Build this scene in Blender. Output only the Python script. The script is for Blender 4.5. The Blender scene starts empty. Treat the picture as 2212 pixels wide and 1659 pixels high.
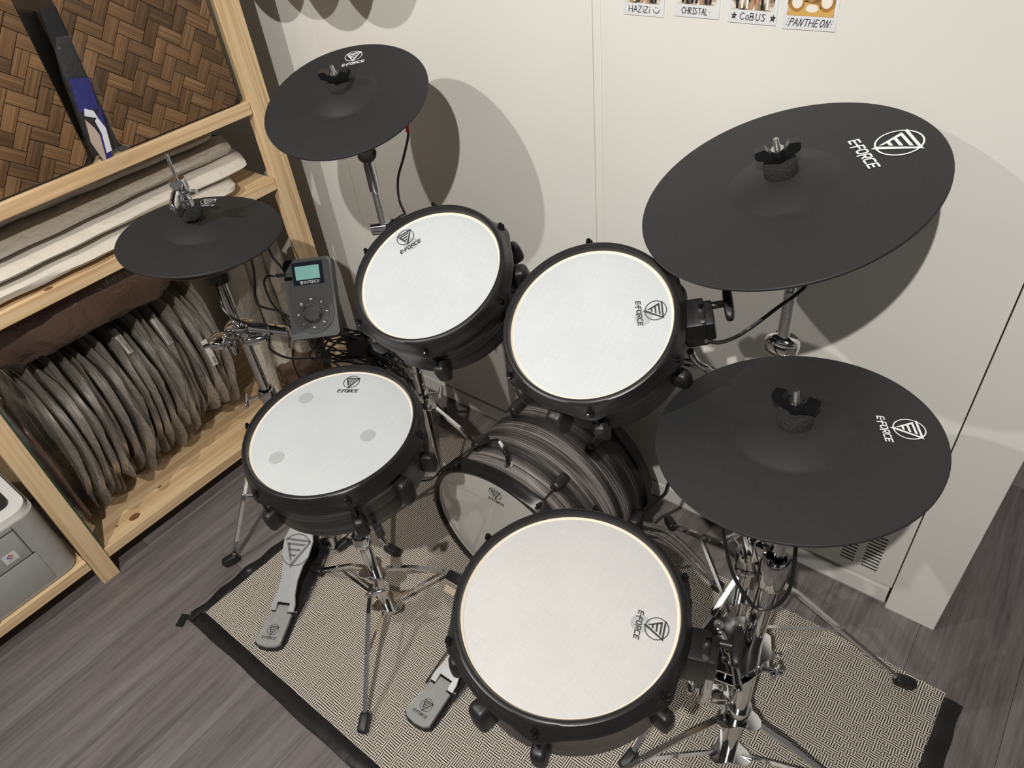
import bpy, bmesh, math, random
from mathutils import Vector as V, Matrix as M
random.seed(7)
S = bpy.context.scene
C = S.collection
PI = math.pi
# ------------------------------------------------------------------ camera
cam = bpy.data.cameras.new('camera'); co = bpy.data.objects.new('camera', cam); C.objects.link(co)
cam.sensor_width = 36; cam.lens = 36*1550/2212; cam.clip_start = .02
R0 = ((0.78803421, 0.60839775, -0.09409708), (0.34074272, -0.55833966, -0.75640678), (-0.51273432, 0.56401153, -0.64729786))
cm = M.Identity(4)
for i in range(3):
    cm[i][0] = R0[0][i]; cm[i][1] = -R0[1][i]; cm[i][2] = -R0[2][i]
cm.translation = (0, 0, 1.51)
co.matrix_world = cm
S.camera = co
# ------------------------------------------------------------------ world, lamps, exposure
w = bpy.data.worlds.new('room_light'); S.world = w; w.use_nodes = True
w.node_tree.nodes['Background'].inputs[0].default_value = (1.0, .97, .93, 1)
w.node_tree.nodes['Background'].inputs[1].default_value = .17
def spot(loc, target, power, radius, angle, col=(1, .965, .90)):
    l = bpy.data.lights.new('track_spot', 'SPOT'); o = bpy.data.objects.new('track_spot', l); C.objects.link(o)
    l.energy = power; l.shadow_soft_size = radius; l.spot_size = math.radians(angle); l.spot_blend = .6; l.color = col
    o.location = loc; o.rotation_euler = (V(target)-V(loc)).to_track_quat('-Z', 'Y').to_euler()
spot((.07, -.59, 2.41), (-.30, .80, .75), 172, .014, 118)
spot((-1.18, -.36, 2.11), (-1.15, .75, .5), 52, .014, 86)
S.view_settings.view_transform = 'Standard'; S.view_settings.look = 'None'
S.view_settings.exposure = 0.0; S.view_settings.gamma = 1
S.cycles.transparent_max_bounces = 40
S.cycles.max_bounces = 8
S.cycles.use_denoising = True

# ------------------------------------------------------------------ materials
MATS = {}
def nt(name):
    m = bpy.data.materials.new(name); m.use_nodes = True
    t = m.node_tree; b = t.nodes['Principled BSDF']; MATS[name] = m
    return m, t, b
def mat(name, col, rough=.5, metal=0, spec=.5, coat=0, alpha=1, trans=0, emit=None, estr=1, sheen=0):
    m, t, b = nt(name)
    b.inputs['Base Color'].default_value = (*col, 1); b.inputs['Roughness'].default_value = rough
    b.inputs['Metallic'].default_value = metal; b.inputs['Specular IOR Level'].default_value = spec
    b.inputs['Coat Weight'].default_value = coat; b.inputs['Alpha'].default_value = alpha
    b.inputs['Transmission Weight'].default_value = trans; b.inputs['Sheen Weight'].default_value = sheen
    if emit: b.inputs['Emission Color'].default_value = (*emit, 1); b.inputs['Emission Strength'].default_value = estr
    return m
def N(t, typ, **k):
    n = t.nodes.new(typ)
    for a, v in k.items():
        if a.startswith('i_'):
            n.inputs[int(a[2:]) if a[2:].isdigit() else a[2:]].default_value = v
        else: setattr(n, a, v)
    return n
def L(t, a, ao, b, bi): t.links.new(a.outputs[ao], b.inputs[bi])
def coords(t, scale, kind='Object', rot=(0, 0, 0), rnd=0):
    tc = N(t, 'ShaderNodeTexCoord'); mp = N(t, 'ShaderNodeMapping'); mp.inputs['Scale'].default_value = scale
    mp.inputs['Rotation'].default_value = rot
    L(t, tc, kind, mp, 'Vector')
    if rnd:
        oi = N(t, 'ShaderNodeObjectInfo'); mu = N(t, 'ShaderNodeMath', operation='MULTIPLY', i_1=rnd)
        L(t, oi, 'Random', mu, 0); cx = N(t, 'ShaderNodeCombineXYZ'); L(t, mu, 0, cx, 0); L(t, mu, 0, cx, 1); L(t, cx, 0, mp, 'Location')
    return mp
def ramp(t, stops):
    r = N(t, 'ShaderNodeValToRGB'); e = r.color_ramp.elements
    while len(e) < len(stops): e.new(.5)
    for x, (p, c) in zip(e, stops): x.position = p; x.color = (*c, 1)
    return r
def noise_mat(name, scale, stops, rough=.5, nscale=1., detail=4, bump=0, bdist=.001, metal=0, rnd=0, coat=0, kind='Object', spec=.5, rot=(0, 0, 0), distort=0, objvar=0, alpha=1, sheen=0):
    m, t, b = nt(name)
    mp = coords(t, scale, kind, rot, rnd)
    n = N(t, 'ShaderNodeTexNoise', i_Scale=nscale, i_Detail=float(detail), i_Distortion=float(distort)); L(t, mp, 0, n, 'Vector')
    r = ramp(t, stops); L(t, n, 'Fac', r, 0)
    out = r
    if objvar:
        oi = N(t, 'ShaderNodeObjectInfo'); mr = N(t, 'ShaderNodeMapRange', i_3=1-objvar, i_4=1+objvar); L(t, oi, 'Random', mr, 0)
        mx = N(t, 'ShaderNodeVectorMath', operation='SCALE'); L(t, r, 0, mx, 0); L(t, mr, 0, mx, 'Scale'); out = mx
    L(t, out, 0, b, 'Base Color')
    b.inputs['Roughness'].default_value = rough; b.inputs['Metallic'].default_value = metal; b.inputs['Coat Weight'].default_value = coat
    b.inputs['Specular IOR Level'].default_value = spec; b.inputs['Alpha'].default_value = alpha; b.inputs['Sheen Weight'].default_value = sheen
    if bump:
        bp = N(t, 'ShaderNodeBump', i_Strength=bump, i_Distance=bdist); L(t, n, 'Fac', bp, 'Height'); L(t, bp, 0, b, 'Normal')
    return m
noise_mat('wall_white', (3, 3, 3), [(.3, (.73, .72, .68)), (.7, (.76, .75, .71))], .42, 1, 3)
noise_mat('chrome', (30, 30, 30), [(.3, (.64, .64, .65)), (.7, (.74, .74, .75))], .09, 1, 2, metal=1)
mat('steel', (.55, .54, .53), .28, 1)
noise_mat('knurl', (1, 1, 1), [(.3, (.35, .35, .35)), (.6, (.85, .85, .85))], .25, 900, 2, bump=.8, bdist=.0006, metal=1)
noise_mat('cast_steel', (60, 400, 60), [(.3, (.40, .41, .405)), (.7, (.48, .49, .48))], .36, 1, 3, metal=.3)
noise_mat('cast_plate', (60, 300, 60), [(.3, (.36, .37, .38)), (.7, (.44, .45, .455))], .36, 1, 3, metal=.4)
mat('emblem_grey', (.13, .135, .14), .5, .2)
noise_mat('rubber_black', (400, 400, 400), [(.3, (.010, .010, .0105)), (.7, (.016, .016, .0165))], .42, 1, 3, bump=.15, bdist=.0003)
noise_mat('hoop_black', (300, 300, 300), [(.3, (.011, .0108, .011)), (.7, (.017, .0165, .0165))], .36, 1, 3, bump=.25, bdist=.0003)
mat('gloss_black', (.008, .008, .009), .12)
mat('matt_black', (.012, .012, .013), .6)
noise_mat('cymbal_rubber', (220, 220, 220), [(.3, (.0215, .0215, .023)), (.72, (.026, .026, .0275)), (.80, (.035, .035, .035))], .55, 1, 3, bump=.12, bdist=.0003, spec=.35)
noise_mat('felt', (700, 700, 700), [(.35, (.006, .006, .006)), (.6, (.022, .022, .022)), (.75, (.09, .09, .09))], .95, 1, 3, bump=.8, bdist=.001)
mat('felt_beige', (.62, .52, .38), .9)
mat('print_white', (.85, .87, .88), .45)
mat('print_dark', (.045, .045, .045), .5)
mat('ink', (.012, .015, .04), .6)
mat('cable_black', (.010, .010, .011), .38)
mat('cable_grey', (.45, .45, .45), .5)
mat('cable_red', (.5, .02, .02), .4)
mat('added_ceiling_dark', (.10, .10, .10), .8)
mat('gap_dark', (.012, .011, .010), .8)
mat('base_grey', (.42, .41, .38), .6)
# drum heads : woven mesh film
def head_mat(name, wv, c1, c2, coat):
    m, t, b = nt(name)
    mp = coords(t, (1, 1, 1)); sx = N(t, 'ShaderNodeSeparateXYZ'); L(t, mp, 0, sx, 0)
    n1 = N(t, 'ShaderNodeTexNoise', i_Scale=1.0, i_Detail=2.0); n2 = N(t, 'ShaderNodeTexNoise', i_Scale=1.0, i_Detail=2.0)
    a = coords(t, (wv, wv*.03, 1)); c = coords(t, (wv*.03, wv, 1)); L(t, a, 0, n1, 'Vector'); L(t, c, 0, n2, 'Vector')
    ad = N(t, 'ShaderNodeMath', operation='ADD'); L(t, n1, 'Fac', ad, 0); L(t, n2, 'Fac', ad, 1)
    r = ramp(t, [(.35, c1), (.65, c2)]); hf = N(t, 'ShaderNodeMath', operation='MULTIPLY', i_1=.5); L(t, ad, 0, hf, 0); L(t, hf, 0, r, 0)
    n3 = N(t, 'ShaderNodeTexNoise', i_Scale=9.0, i_Detail=3.0); L(t, mp, 0, n3, 'Vector')
    mr = N(t, 'ShaderNodeMapRange', i_1=.3, i_2=.75, i_3=1.0, i_4=.93); L(t, n3, 'Fac', mr, 0)
    vm = N(t, 'ShaderNodeVectorMath', operation='SCALE'); L(t, r, 0, vm, 0); L(t, mr, 0, vm, 'Scale')
    L(t, vm, 0, b, 'Base Color'); b.inputs['Roughness'].default_value = .42; b.inputs['Coat Weight'].default_value = coat; b.inputs['Coat Roughness'].default_value = .12
    bp = N(t, 'ShaderNodeBump', i_Strength=.25, i_Distance=.0003); L(t, hf, 0, bp, 'Height'); L(t, bp, 0, b, 'Normal')
head_mat('mesh_head', 700, (.55, .58, .60), (.62, .645, .66), .25)
head_mat('mesh_head_fine', 1100, (.56, .555, .555), (.64, .63, .625), .35)
mat('film_grey', (.62, .61, .59), .12, coat=1)
mat('collar_glow_cream', (.86, .76, .62), .4)  # warm edge glow of the drum heads put into the collar colour
mat('sensor_grey', (.42, .44, .45), .5)
# shell wrap: long streaks running round the drum
def shell_mat(name, dark):
    m, t, b = nt(name)
    mp = coords(t, (4, 4, 340)); n = N(t, 'ShaderNodeTexNoise', i_Scale=1.0, i_Detail=5.0, i_Distortion=.3, i_Roughness=.62); L(t, mp, 0, n, 'Vector')
    mp2 = coords(t, (2.5, 2.5, 38)); n2 = N(t, 'ShaderNodeTexNoise', i_Scale=1.0, i_Detail=2.0); L(t, mp2, 0, n2, 'Vector')
    mu = N(t, 'ShaderNodeMath', operation='MULTIPLY'); L(t, n, 'Fac', mu, 0); L(t, n2, 'Fac', mu, 1)
    r = ramp(t, [(.17, (.010, .009, .009)), (.23, (.045*dark, .040*dark, .040*dark)), (.29, (.12*dark, .108*dark, .105*dark)), (.36, (.34*dark, .305*dark, .295*dark))]); L(t, mu, 0, r, 0)
    L(t, r, 0, b, 'Base Color'); b.inputs['Roughness'].default_value = .36
shell_mat('shell_wrap', .62); shell_mat('kick_wrap', 1.0)
# pine
def pine(name, ax, tint=1.):
    m, t, b = nt(name)
    sc = [34, 34, 34]; sc[ax] = .8
    mp = coords(t, sc, rnd=9); n = N(t, 'ShaderNodeTexNoise', i_Scale=1.0, i_Detail=2.0, i_Distortion=.4); L(t, mp, 0, n, 'Vector')
    wv = N(t, 'ShaderNodeMath', operation='MULTIPLY', i_1=26.); L(t, n, 'Fac', wv, 0)
    sn = N(t, 'ShaderNodeMath', operation='SINE'); L(t, wv, 0, sn, 0)
    mr = N(t, 'ShaderNodeMapRange', i_1=-1., i_2=1.); L(t, sn, 0, mr, 0)
    r = ramp(t, [(0, (.60*tint, .40*tint, .215*tint)), (.35, (.70*tint, .49*tint, .28*tint)), (.8, (.76*tint, .56*tint, .335*tint))]); L(t, mr, 0, r, 0)
    fn = N(t, 'ShaderNodeTexNoise', i_Scale=9.0, i_Detail=5.0); L(t, mp, 0, fn, 'Vector')
    m2 = N(t, 'ShaderNodeMapRange', i_3=.85, i_4=1.12); L(t, fn, 'Fac', m2, 0)
    vm = N(t, 'ShaderNodeVectorMath', operation='SCALE'); L(t, r, 0, vm, 0); L(t, m2, 0, vm, 'Scale'); L(t, vm, 0, b, 'Base Color')
    b.inputs['Roughness'].default_value = .5
pine('pine_y', 1); pine('pine_z', 2)
mat('knot', (.20, .085, .03), .5)
# floor planks, grain along Y
def floor_mat():
    m, t, b = nt('floor_oak')
    mp = coords(t, (75, 3.6, 1), 'Object', rnd=20); n = N(t, 'ShaderNodeTexNoise', i_Scale=1.0, i_Detail=6.0, i_Distortion=.8, i_Roughness=.7); L(t, mp, 0, n, 'Vector')
    mp2 = coords(t, (11, 1.3, 1), 'Object', rnd=13); n2 = N(t, 'ShaderNodeTexNoise', i_Scale=1.0, i_Detail=3.0, i_Distortion=1.5); L(t, mp2, 0, n2, 'Vector')
    mp3 = coords(t, (420, 22, 1), 'Object', rnd=5); n3 = N(t, 'ShaderNodeTexNoise', i_Scale=1.0, i_Detail=2.0); L(t, mp3, 0, n3, 'Vector')
    ad = N(t, 'ShaderNodeMath', operation='ADD'); L(t, n, 'Fac', ad, 0); L(t, n2, 'Fac', ad, 1)
    a2 = N(t, 'ShaderNodeMath', operation='MULTIPLY_ADD', i_1=.45); L(t, n3, 'Fac', a2, 0); L(t, ad, 0, a2, 2)
    hf = N(t, 'ShaderNodeMath', operation='MULTIPLY', i_1=.408); L(t, a2, 0, hf, 0)
    r = ramp(t, [(.34, (.065, .055, .054)), (.46, (.115, .100, .098)), (.56, (.155, .137, .134)), (.68, (.205, .183, .178))]); L(t, hf, 0, r, 0)
    oi = N(t, 'ShaderNodeObjectInfo'); mr = N(t, 'ShaderNodeMapRange', i_3=1.20, i_4=1.34); L(t, oi, 'Random', mr, 0)
    vm = N(t, 'ShaderNodeVectorMath', operation='SCALE'); L(t, r, 0, vm, 0); L(t, mr, 0, vm, 'Scale'); L(t, vm, 0, b, 'Base Color')
    b.inputs['Roughness'].default_value = .48
    bp = N(t, 'ShaderNodeBump', i_Strength=.35, i_Distance=.0006); L(t, hf, 0, bp, 'Height'); L(t, bp, 0, b, 'Normal')
floor_mat()
# rug: short dashes woven in two directions
def rug_mat():
    m, t, b = nt('rug_weave')
    T = .0096
    mp = coords(t, (1/T, 1/T, 1), 'Object', rot=(0, 0, .0)); 
    wn0 = N(t, 'ShaderNodeTexNoise', i_Scale=.25, i_Detail=2.0); L(t, mp, 0, wn0, 'Vector')
    sv = N(t, 'ShaderNodeVectorMath', operation='MULTIPLY_ADD'); sv.inputs[1].default_value = (.35, .35, 0); L(t, wn0, 'Color', sv, 0); L(t, mp, 0, sv, 2)
    sp = N(t, 'ShaderNodeSeparateXYZ'); L(t, sv, 0, sp, 0)
    def mth(op, a, b_=None, c=None):
        n = N(t, 'ShaderNodeMath', operation=op)
        for i, x in enumerate((a, b_, c)):
            if x is None: continue
            if isinstance(x, (int, float)): n.inputs[i].default_value = x
            else: t.links.new(x, n.inputs[i])
        return n.outputs[0]
    x, y = sp.outputs[0], sp.outputs[1]
    fx, fy = mth('FLOOR', x), mth('FLOOR', y)
    par = mth('MODULO', mth('ADD', fx, mth('MULTIPLY', fy, 1)), 2.)      # checkerboard
    par = mth('ABSOLUTE', par)
    cw = N(t, 'ShaderNodeCombineXYZ'); t.links.new(fx, cw.inputs[0]); t.links.new(fy, cw.inputs[1])
    wn = N(t, 'ShaderNodeTexWhiteNoise', noise_dimensions='2D'); L(t, cw, 0, wn, 'Vector')
    flip = mth('GREATER_THAN', wn.outputs['Value'], .74)
    par = mth('ABSOLUTE', mth('SUBTRACT', par, flip))
    px, py = mth('PINGPONG', mth('ADD', mth('MULTIPLY', x, 2.), .0), .5), mth('PINGPONG', mth('MULTIPLY', y, 2.), .5)
    lx = mth('LESS_THAN', px, .23); ly = mth('LESS_THAN', py, .23)
    mx = mth('ADD', mth('MULTIPLY', lx, par), mth('MULTIPLY', ly, mth('SUBTRACT', 1., par)))
    nn = N(t, 'ShaderNodeTexNoise', i_Scale=3.0, i_Detail=3.0); L(t, mp, 0, nn, 'Vector')
    r = ramp(t, [(.3, (.62, .54, .455)), (.7, (.80, .72, .62))]); L(t, nn, 'Fac', r, 0)
    mix = N(t, 'ShaderNodeMix', data_type='RGBA'); t.links.new(mx, mix.inputs[0]); L(t, r, 0, mix, 6); mix.inputs[7].default_value = (.018, .022, .020, 1)
    t.links.new(mix.outputs[2], b.inputs['Base Color']); b.inputs['Roughness'].default_value = .85
    bp = N(t, 'ShaderNodeBump', i_Strength=.7, i_Distance=.0012); bp.invert = True; t.links.new(mx, bp.inputs['Height']); L(t, bp, 0, b, 'Normal')
rug_mat()
noise_mat('tape_black', (18, 18, 18), [(.3, (.008, .008, .008)), (.7, (.018, .018, .018))], .33, 1, 5, bump=.6, bdist=.003)
# bamboo strips
m_ = noise_mat('bamboo', (1, 140, 140), [(.25, (.070, .034, .015)), (.5, (.140, .074, .032)), (.78, (.225, .130, .060))], .42, 2, 4, rnd=30, objvar=.42, coat=.08)
noise_mat('brown_board', (4, 4, 4), [(.3, (.03, .018, .010)), (.7, (.045, .028, .015))], .5)
# plastics
def plastic(name, col, alpha, rough, nsc, bstr, bdist=.01, spec=.6):
    m, t, b = nt(name)
    mp = coords(t, (1, 1, 1), rnd=11); n = N(t, 'ShaderNodeTexNoise', i_Scale=float(nsc), i_Detail=4.0, i_Distortion=1.2, i_Roughness=.6); L(t, mp, 0, n, 'Vector')
    bp = N(t, 'ShaderNodeBump', i_Strength=bstr, i_Distance=bdist); L(t, n, 'Fac', bp, 'Height'); L(t, bp, 0, b, 'Normal')
    b.inputs['Base Color'].default_value = (*col, 1); b.inputs['Roughness'].default_value = rough; b.inputs['Alpha'].default_value = alpha
    b.inputs['Specular IOR Level'].default_value = spec
plastic('bag_clear', (.47, .415, .36), .46, .20, 26, .9)
plastic('bag_brown', (.115, .068, .048), .93, .24, 16, .6)
plastic('wrap_white', (.68, .63, .56), .95, .30, 10, .6)
plastic('wrap_roll', (.50, .45, .38), .85, .25, 22, .7)
plastic('cellophane', (.9, .9, .9), .02, .08, 30, 1.0, spec=1.)
mat('pane_glass', (.75, .9, .82), .02, alpha=.18, spec=.8)
mat('glass_edge', (.02, .09, .06), .2)
# printer, module
noise_mat('printer_grey', (40, 40, 40), [(.3, (.33, .325, .31)), (.7, (.36, .355, .34))], .45)
mat('printer_light', (.74, .74, .73), .3)
mat('module_shell', (.011, .015, .016), .5)
mat('module_face', (.027, .028, .028), .55, spec=.35)
mat('lcd', (.13, .30, .27), .3, emit=(.16, .42, .37), estr=.22)
mat('screen_bezel', (.012, .016, .024), .1)
mat('blue_card', (.010, .010, .14), .35)
mat('black_card', (.006, .006, .008), .5)
mat('beige_card', (.46, .36, .29), .5)
mat('white_card', (.70, .70, .76), .45)
mat('polaroid', (.80, .81, .83), .25, coat=.4)
noise_mat('photo_warm', (1, 1, 1), [(.35, (.05, .02, .01)), (.5, (.45, .25, .09)), (.65, (.75, .6, .4))], .2, 60, 3)
noise_mat('photo_mix', (1, 1, 1), [(.35, (.03, .025, .025)), (.5, (.40, .30, .20)), (.62, (.75, .72, .65))], .2, 70, 3)
mat('photo_brown', (.42, .2, .06), .3); mat('photo_gold', (.65, .40, .12), .3); mat('photo_white', (.85, .8, .72), .3); mat('photo_skin', (.55, .28, .17), .3); mat('photo_dark', (.02, .02, .03), .3)
mat('logo_blue', (.03, .06, .35), .4); mat('logo_red', (.6, .09, .03), .4); mat('sticker', (.62, .62, .60), .4)
mat('label_white', (.55, .53, .50), .5)

# ------------------------------------------------------------------ mesh helpers
class MB:
    def __init__(s): s.v = []; s.f = []; s.ang = 38
    def add(s, vs, fs, T=None):
        o = len(s.v)
        s.v += [tuple(T @ V(p)) if T else tuple(p) for p in vs]
        s.f += [tuple(o+i for i in f) for f in fs]
        return s
    def box(s, c, size, T=None, rot=None, bev=0):
        if bev: s.ang = 25
        b = bmesh.new(); bmesh.ops.create_cube(b, size=1)
        for q in b.verts: q.co = V((q.co.x*size[0], q.co.y*size[1], q.co.z*size[2]))
        if bev: bmesh.ops.bevel(b, geom=b.edges[:], offset=min(bev, min(size)*.45), segments=2, profile=.6, affect='EDGES', clamp_overlap=True)
        X = M.Translation(V(c)) @ (rot.to_4x4() if rot else M.Identity(4))
        if T: X = T @ X
        b.verts.index_update()
        s.add([q.co[:] for q in b.verts], [[q.index for q in f.verts] for f in b.faces], X); b.free(); return s
    def lathe(s, prof, T=None, seg=48, cap0=False, cap1=False, rfun=None):
        vs = []; fs = []; n = len(prof)
        for k in range(seg):
            a = 2*PI*k/seg
            for j, (r, z) in enumerate(prof):
                rr = r if rfun is None else rfun(j, r, a)
                vs.append((rr*math.cos(a), rr*math.sin(a), z))
        for k in range(seg):
            k2 = (k+1) % seg
            for j in range(n-1): fs.append((k*n+j, k2*n+j, k2*n+j+1, k*n+j+1))
        if cap0: fs.append([k*n for k in range(seg)][::-1])
        if cap1: fs.append([k*n+n-1 for k in range(seg)])
        return s.add(vs, fs, T)
    def tube(s, p0, p1, r0, r1=None, seg=20, T=None):
        p0, p1 = V(p0), V(p1); r1 = r0 if r1 is None else r1; d = p1-p0
        X = M.Translation(p0) @ d.to_track_quat('Z', 'Y').to_matrix().to_4x4()
        if T: X = T @ X
        return s.lathe([(r0, 0), (r1, d.length)], X, seg, True, True)
    def sweep(s, pts, r, seg=8, T=None, n=6):
        pts = [V(p) for p in pts]; P = []
        q = [pts[0]*2-pts[1]] + pts + [pts[-1]*2-pts[-2]]
        for i in range(1, len(q)-2):
            for k in range(n):
                t = k/n; a, b, c, d = q[i-1:i+3]
                P.append(.5*((2*b)+(c-a)*t+(2*a-5*b+4*c-d)*t*t+(3*b-a-3*c+d)*t**3))
        P.append(pts[-1]); vs = []; fs = []; up = V((.13, .21, .97))
        for i, p in enumerate(P):
            d = (P[min(i+1, len(P)-1)]-P[max(i-1, 0)]).normalized()
            x = up-d*up.dot(d)
            if x.length < 1e-4: x = d.orthogonal()
            x.normalize(); y = d.cross(x); up = x
            for k in range(seg):
                a = 2*PI*k/seg; vs.append(p+(x*math.cos(a)+y*math.sin(a))*r)
        for i in range(len(P)-1):
            for k in range(seg): fs.append((i*seg+k, i*seg+(k+1) % seg, (i+1)*seg+(k+1) % seg, (i+1)*seg+k))
        fs.append(list(range(seg))[::-1]); fs.append([(len(P)-1)*seg+k for k in range(seg)])
        return s.add(vs, fs, T)
    def bar(s, p0, p1, w_, h_, up=(0, 0, 1), T=None, bev=0):   # flat bar: w_ across, h_ along up
        p0, p1 = V(p0), V(p1); d = p1-p0; u = V(up); z = (u-d*(u.dot(d)/d.length_squared)).normalized(); x = d.normalized(); y = z.cross(x)
        rot = M((x, y, z)).transposed()
        return s.box((p0+p1)/2, (d.length, w_, h_), T, rot, bev)
    def stroke(s, pts, wd, z=0, T=None):
        for (a, b) in zip(pts[:-1], pts[1:]):
            a = V((a[0], a[1], 0)); b = V((b[0], b[1], 0)); d = (b-a)
            if d.length < 1e-9: continue
            e = d.normalized()*wd*.5*.6; nn = V((-d.y, d.x, 0)).normalized()*wd*.5
            q = [a-e-nn, b+e-nn, b+e+nn, a-e+nn]
            s.add([(p.x, p.y, z) for p in q], [(0, 1, 2, 3)], T)
        return s
    def prism(s, poly, z0, z1, T=None):
        n = len(poly); vs = [(x, y, z0) for x, y in poly]+[(x, y, z1) for x, y in poly]
        fs = [list(range(n))[::-1], list(range(n, 2*n))]+[(i, (i+1) % n, n+(i+1) % n, n+i) for i in range(n)]
        return s.add(vs, fs, T)
    def blob(s, c, size, e=2.6, seg=20, ring=12, T=None, rot=None, jit=0):
        vs = []; fs = []
        def sp(x, p): return math.copysign(abs(x)**p, x)
        k = 2/e
        for i in range(ring+1):
            ph = -PI/2+PI*i/ring
            for j in range(seg):
                th = 2*PI*j/seg
                f = 1+jit*(random.random()-.5)
                vs.append((sp(math.cos(ph), k)*sp(math.cos(th), k)*size[0]/2*f, sp(math.cos(ph), k)*sp(math.sin(th), k)*size[1]/2*f, sp(math.sin(ph), k)*size[2]/2*f))
        for i in range(ring):
            for j in range(seg): fs.append((i*seg+j, i*seg+(j+1) % seg, (i+1)*seg+(j+1) % seg, (i+1)*seg+j))
        X = M.Translation(V(c)) @ (rot.to_4x4() if rot else M.Identity(4))
        if T: X = T @ X
        return s.add(vs, fs, X)
    def build(s, name, m, parent=None, smooth=True, world=False, label=None):
        me = bpy.data.meshes.new(name)
        vs = s.v
        if world and parent is not None:
            I = WM[parent.name].inverted(); vs = [tuple(I @ V(p)) for p in vs]
        me.from_pydata(vs, [], s.f); me.materials.append(MATS[m])
        b = bmesh.new(); b.from_mesh(me); bmesh.ops.recalc_face_normals(b, faces=b.faces[:]); b.to_mesh(me); b.free()
        if smooth:
            me.polygons.foreach_set('use_smooth', [True]*len(me.polygons))
            me.set_sharp_from_angle(angle=math.radians(s.ang))
        o = bpy.data.objects.new(name, me); C.objects.link(o)
        if parent is not None: o.parent = parent
        if label: o['label'] = label
        return o
WM = {}
def thing(name, label, cat, mtx=None, loc=None, group=None):
    o = bpy.data.objects.new(name, None); C.objects.link(o); o.empty_display_size = .05
    X = mtx if mtx is not None else M.Translation(V(loc or (0, 0, 0)))
    o.matrix_world = X; WM[o.name] = X.copy(); o['label'] = label; o['category'] = cat
    if group: o['group'] = group
    return o
def solo(o, label, cat, group=None):
    o['label'] = label; o['category'] = cat
    if group: o['group'] = group
    return o
def struct(o): o['kind'] = 'structure'; return o
def recenter(o, p):
    """move a world-built mesh's origin to p"""
    p = V(p)
    for v_ in o.data.vertices: v_.co -= p
    o.location = p; return o
def frame(c, n, ang=0):
    n = V(n).normalized(); ex = V((1, 0, 0)); ex = (ex-n*ex.dot(n)).normalized(); ey = n.cross(ex)
    X = M((ex, ey, n)).transposed().to_4x4(); X.translation = V(c)
    return X @ M.Rotation(ang, 4, 'Z')

# ------------------------------------------------------------------ logo (flat print), unit = circle radius
GL = {'E': [[(1, 1), (.05, 1), (.05, 0), (1, 0)], [(.05, .5), (.9, .5)]], '-': [[(0, .5), (1.2, .5)]], 'F': [[(.05, -.28), (.05, 1), (1, 1)], [(.05, .5), (.85, .5)]],
      'O': [[(.2, 0), (.8, 0), (1, .2), (1, .8), (.8, 1), (.2, 1), (0, .8), (0, .2), (.2, 0)]], 'R': [[(.05, -.25), (.05, 1), (.9, 1), (1, .85), (1, .55), (.85, .42), (.1, .42)], [(.5, .42), (1, -.02)]],
      'C': [[(1, 0), (.2, 0), (0, .2), (0, .8), (.2, 1), (1, 1)]]}
def text_strokes(mb, T, wd, cx, cy, hh, thick):
    thick *= .78; hh *= 1.08
    xs = [0, 1.02, 1.62, 2.72, 3.92, 5.12, 6.3]; word = 'E-FORCE'; tot = 7.3; u = wd/tot
    for ch, x0 in zip(word, xs):
        for line in GL[ch]:
            gw = .62 if ch == '-' else 1.0
            pts = [(cx-wd/2+(x0+px*gw*(.86 if ch != '-' else 1.))*u+.18*(py-.5)*hh, cy+(py-.5)*hh) for px, py in line]
            mb.stroke(pts, thick, 0, T)
def logo(parent, T, r, m, zf=None, text=True, name='logo_print', emblem_th=.15):
    mb = MB(); X = M.Identity(4)
    n = 40
    vs = []; fs = []
    for k in range(n):
        a = 2*PI*k/n
        for q in (.955, 1.035): vs.append((q*math.cos(a), q*math.sin(a), 0))
    for k in range(n): fs.append((2*k, 2*k+1, 2*((k+1) % n)+1, 2*((k+1) % n)))
    mb.add(vs, fs)
    t = emblem_th
    def poly(p): mb.add([(x, y, 0) for x, y in p], [tuple(range(len(p)))])
    poly([(-.86, .70), (1.02, .66), (.84, .52), (-.80, .55)])
    poly([(.98, .66), (.78, .58), (-.20, -.93), (-.13, -1.2)])
    poly([(-.74, .40), (-.54, .40), (-.17, -.62), (-.21, -.82)])
    for y, x1 in ((.33, .46), (-.02, .24), (-.37, .02)):
        x0 = -.70+(.40-y)*.40
        poly([(x0, y+.075), (x1+.09, y+.075), (x1, y-.075), (x0+.05, y-.075)])
    if text: text_strokes(mb, None, 2.62, .02, -1.55, .38, .115)
    X = T @ M.Scale(r, 4)
    vs = []
    for p in mb.v:
        q = X @ V(p)
        if zf: q.z = zf(math.hypot(q.x, q.y))+.0009
        vs.append(tuple(q))
    mb.v = vs
    return mb.build(name, m, parent, smooth=False)

# ================================================================== STRUCTURE
Y0 = 1.15
def boxobj(name, lo, hi, m, parent=None, bev=0, smooth=False):
    lo, hi = V(lo), V(hi); c = (lo+hi)/2
    o = MB().box((0, 0, 0), hi-lo, bev=bev).build(name, m, parent, smooth); o.location = c; return o
# floor slab and planks
fl = struct(boxobj('floor', (-2.3, -1.6, -.06), (2.0, 3.2, -.0035), 'gap_dark'))
PW, PL = .190, 1.22
pm = MB().box((0, 0, 0), (PW-.0007, PL-.0008, .0035), bev=.0004).build('plank', 'floor_oak', fl).data
bpy.data.objects.remove(bpy.data.objects['plank'])
k = 0
x = -2.2
while x < 1.9:
    y = -1.6+PL/2 - random.random()*.9
    while y < 3.2:
        if not (x < -2.3 or y-PL/2 > 3.2):
            o = bpy.data.objects.new('plank', pm); C.objects.link(o); o.parent = fl
            o.location = V((x+PW/2, y, -.00175)) - V(fl.location)
        y += PL
    x += PW
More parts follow.
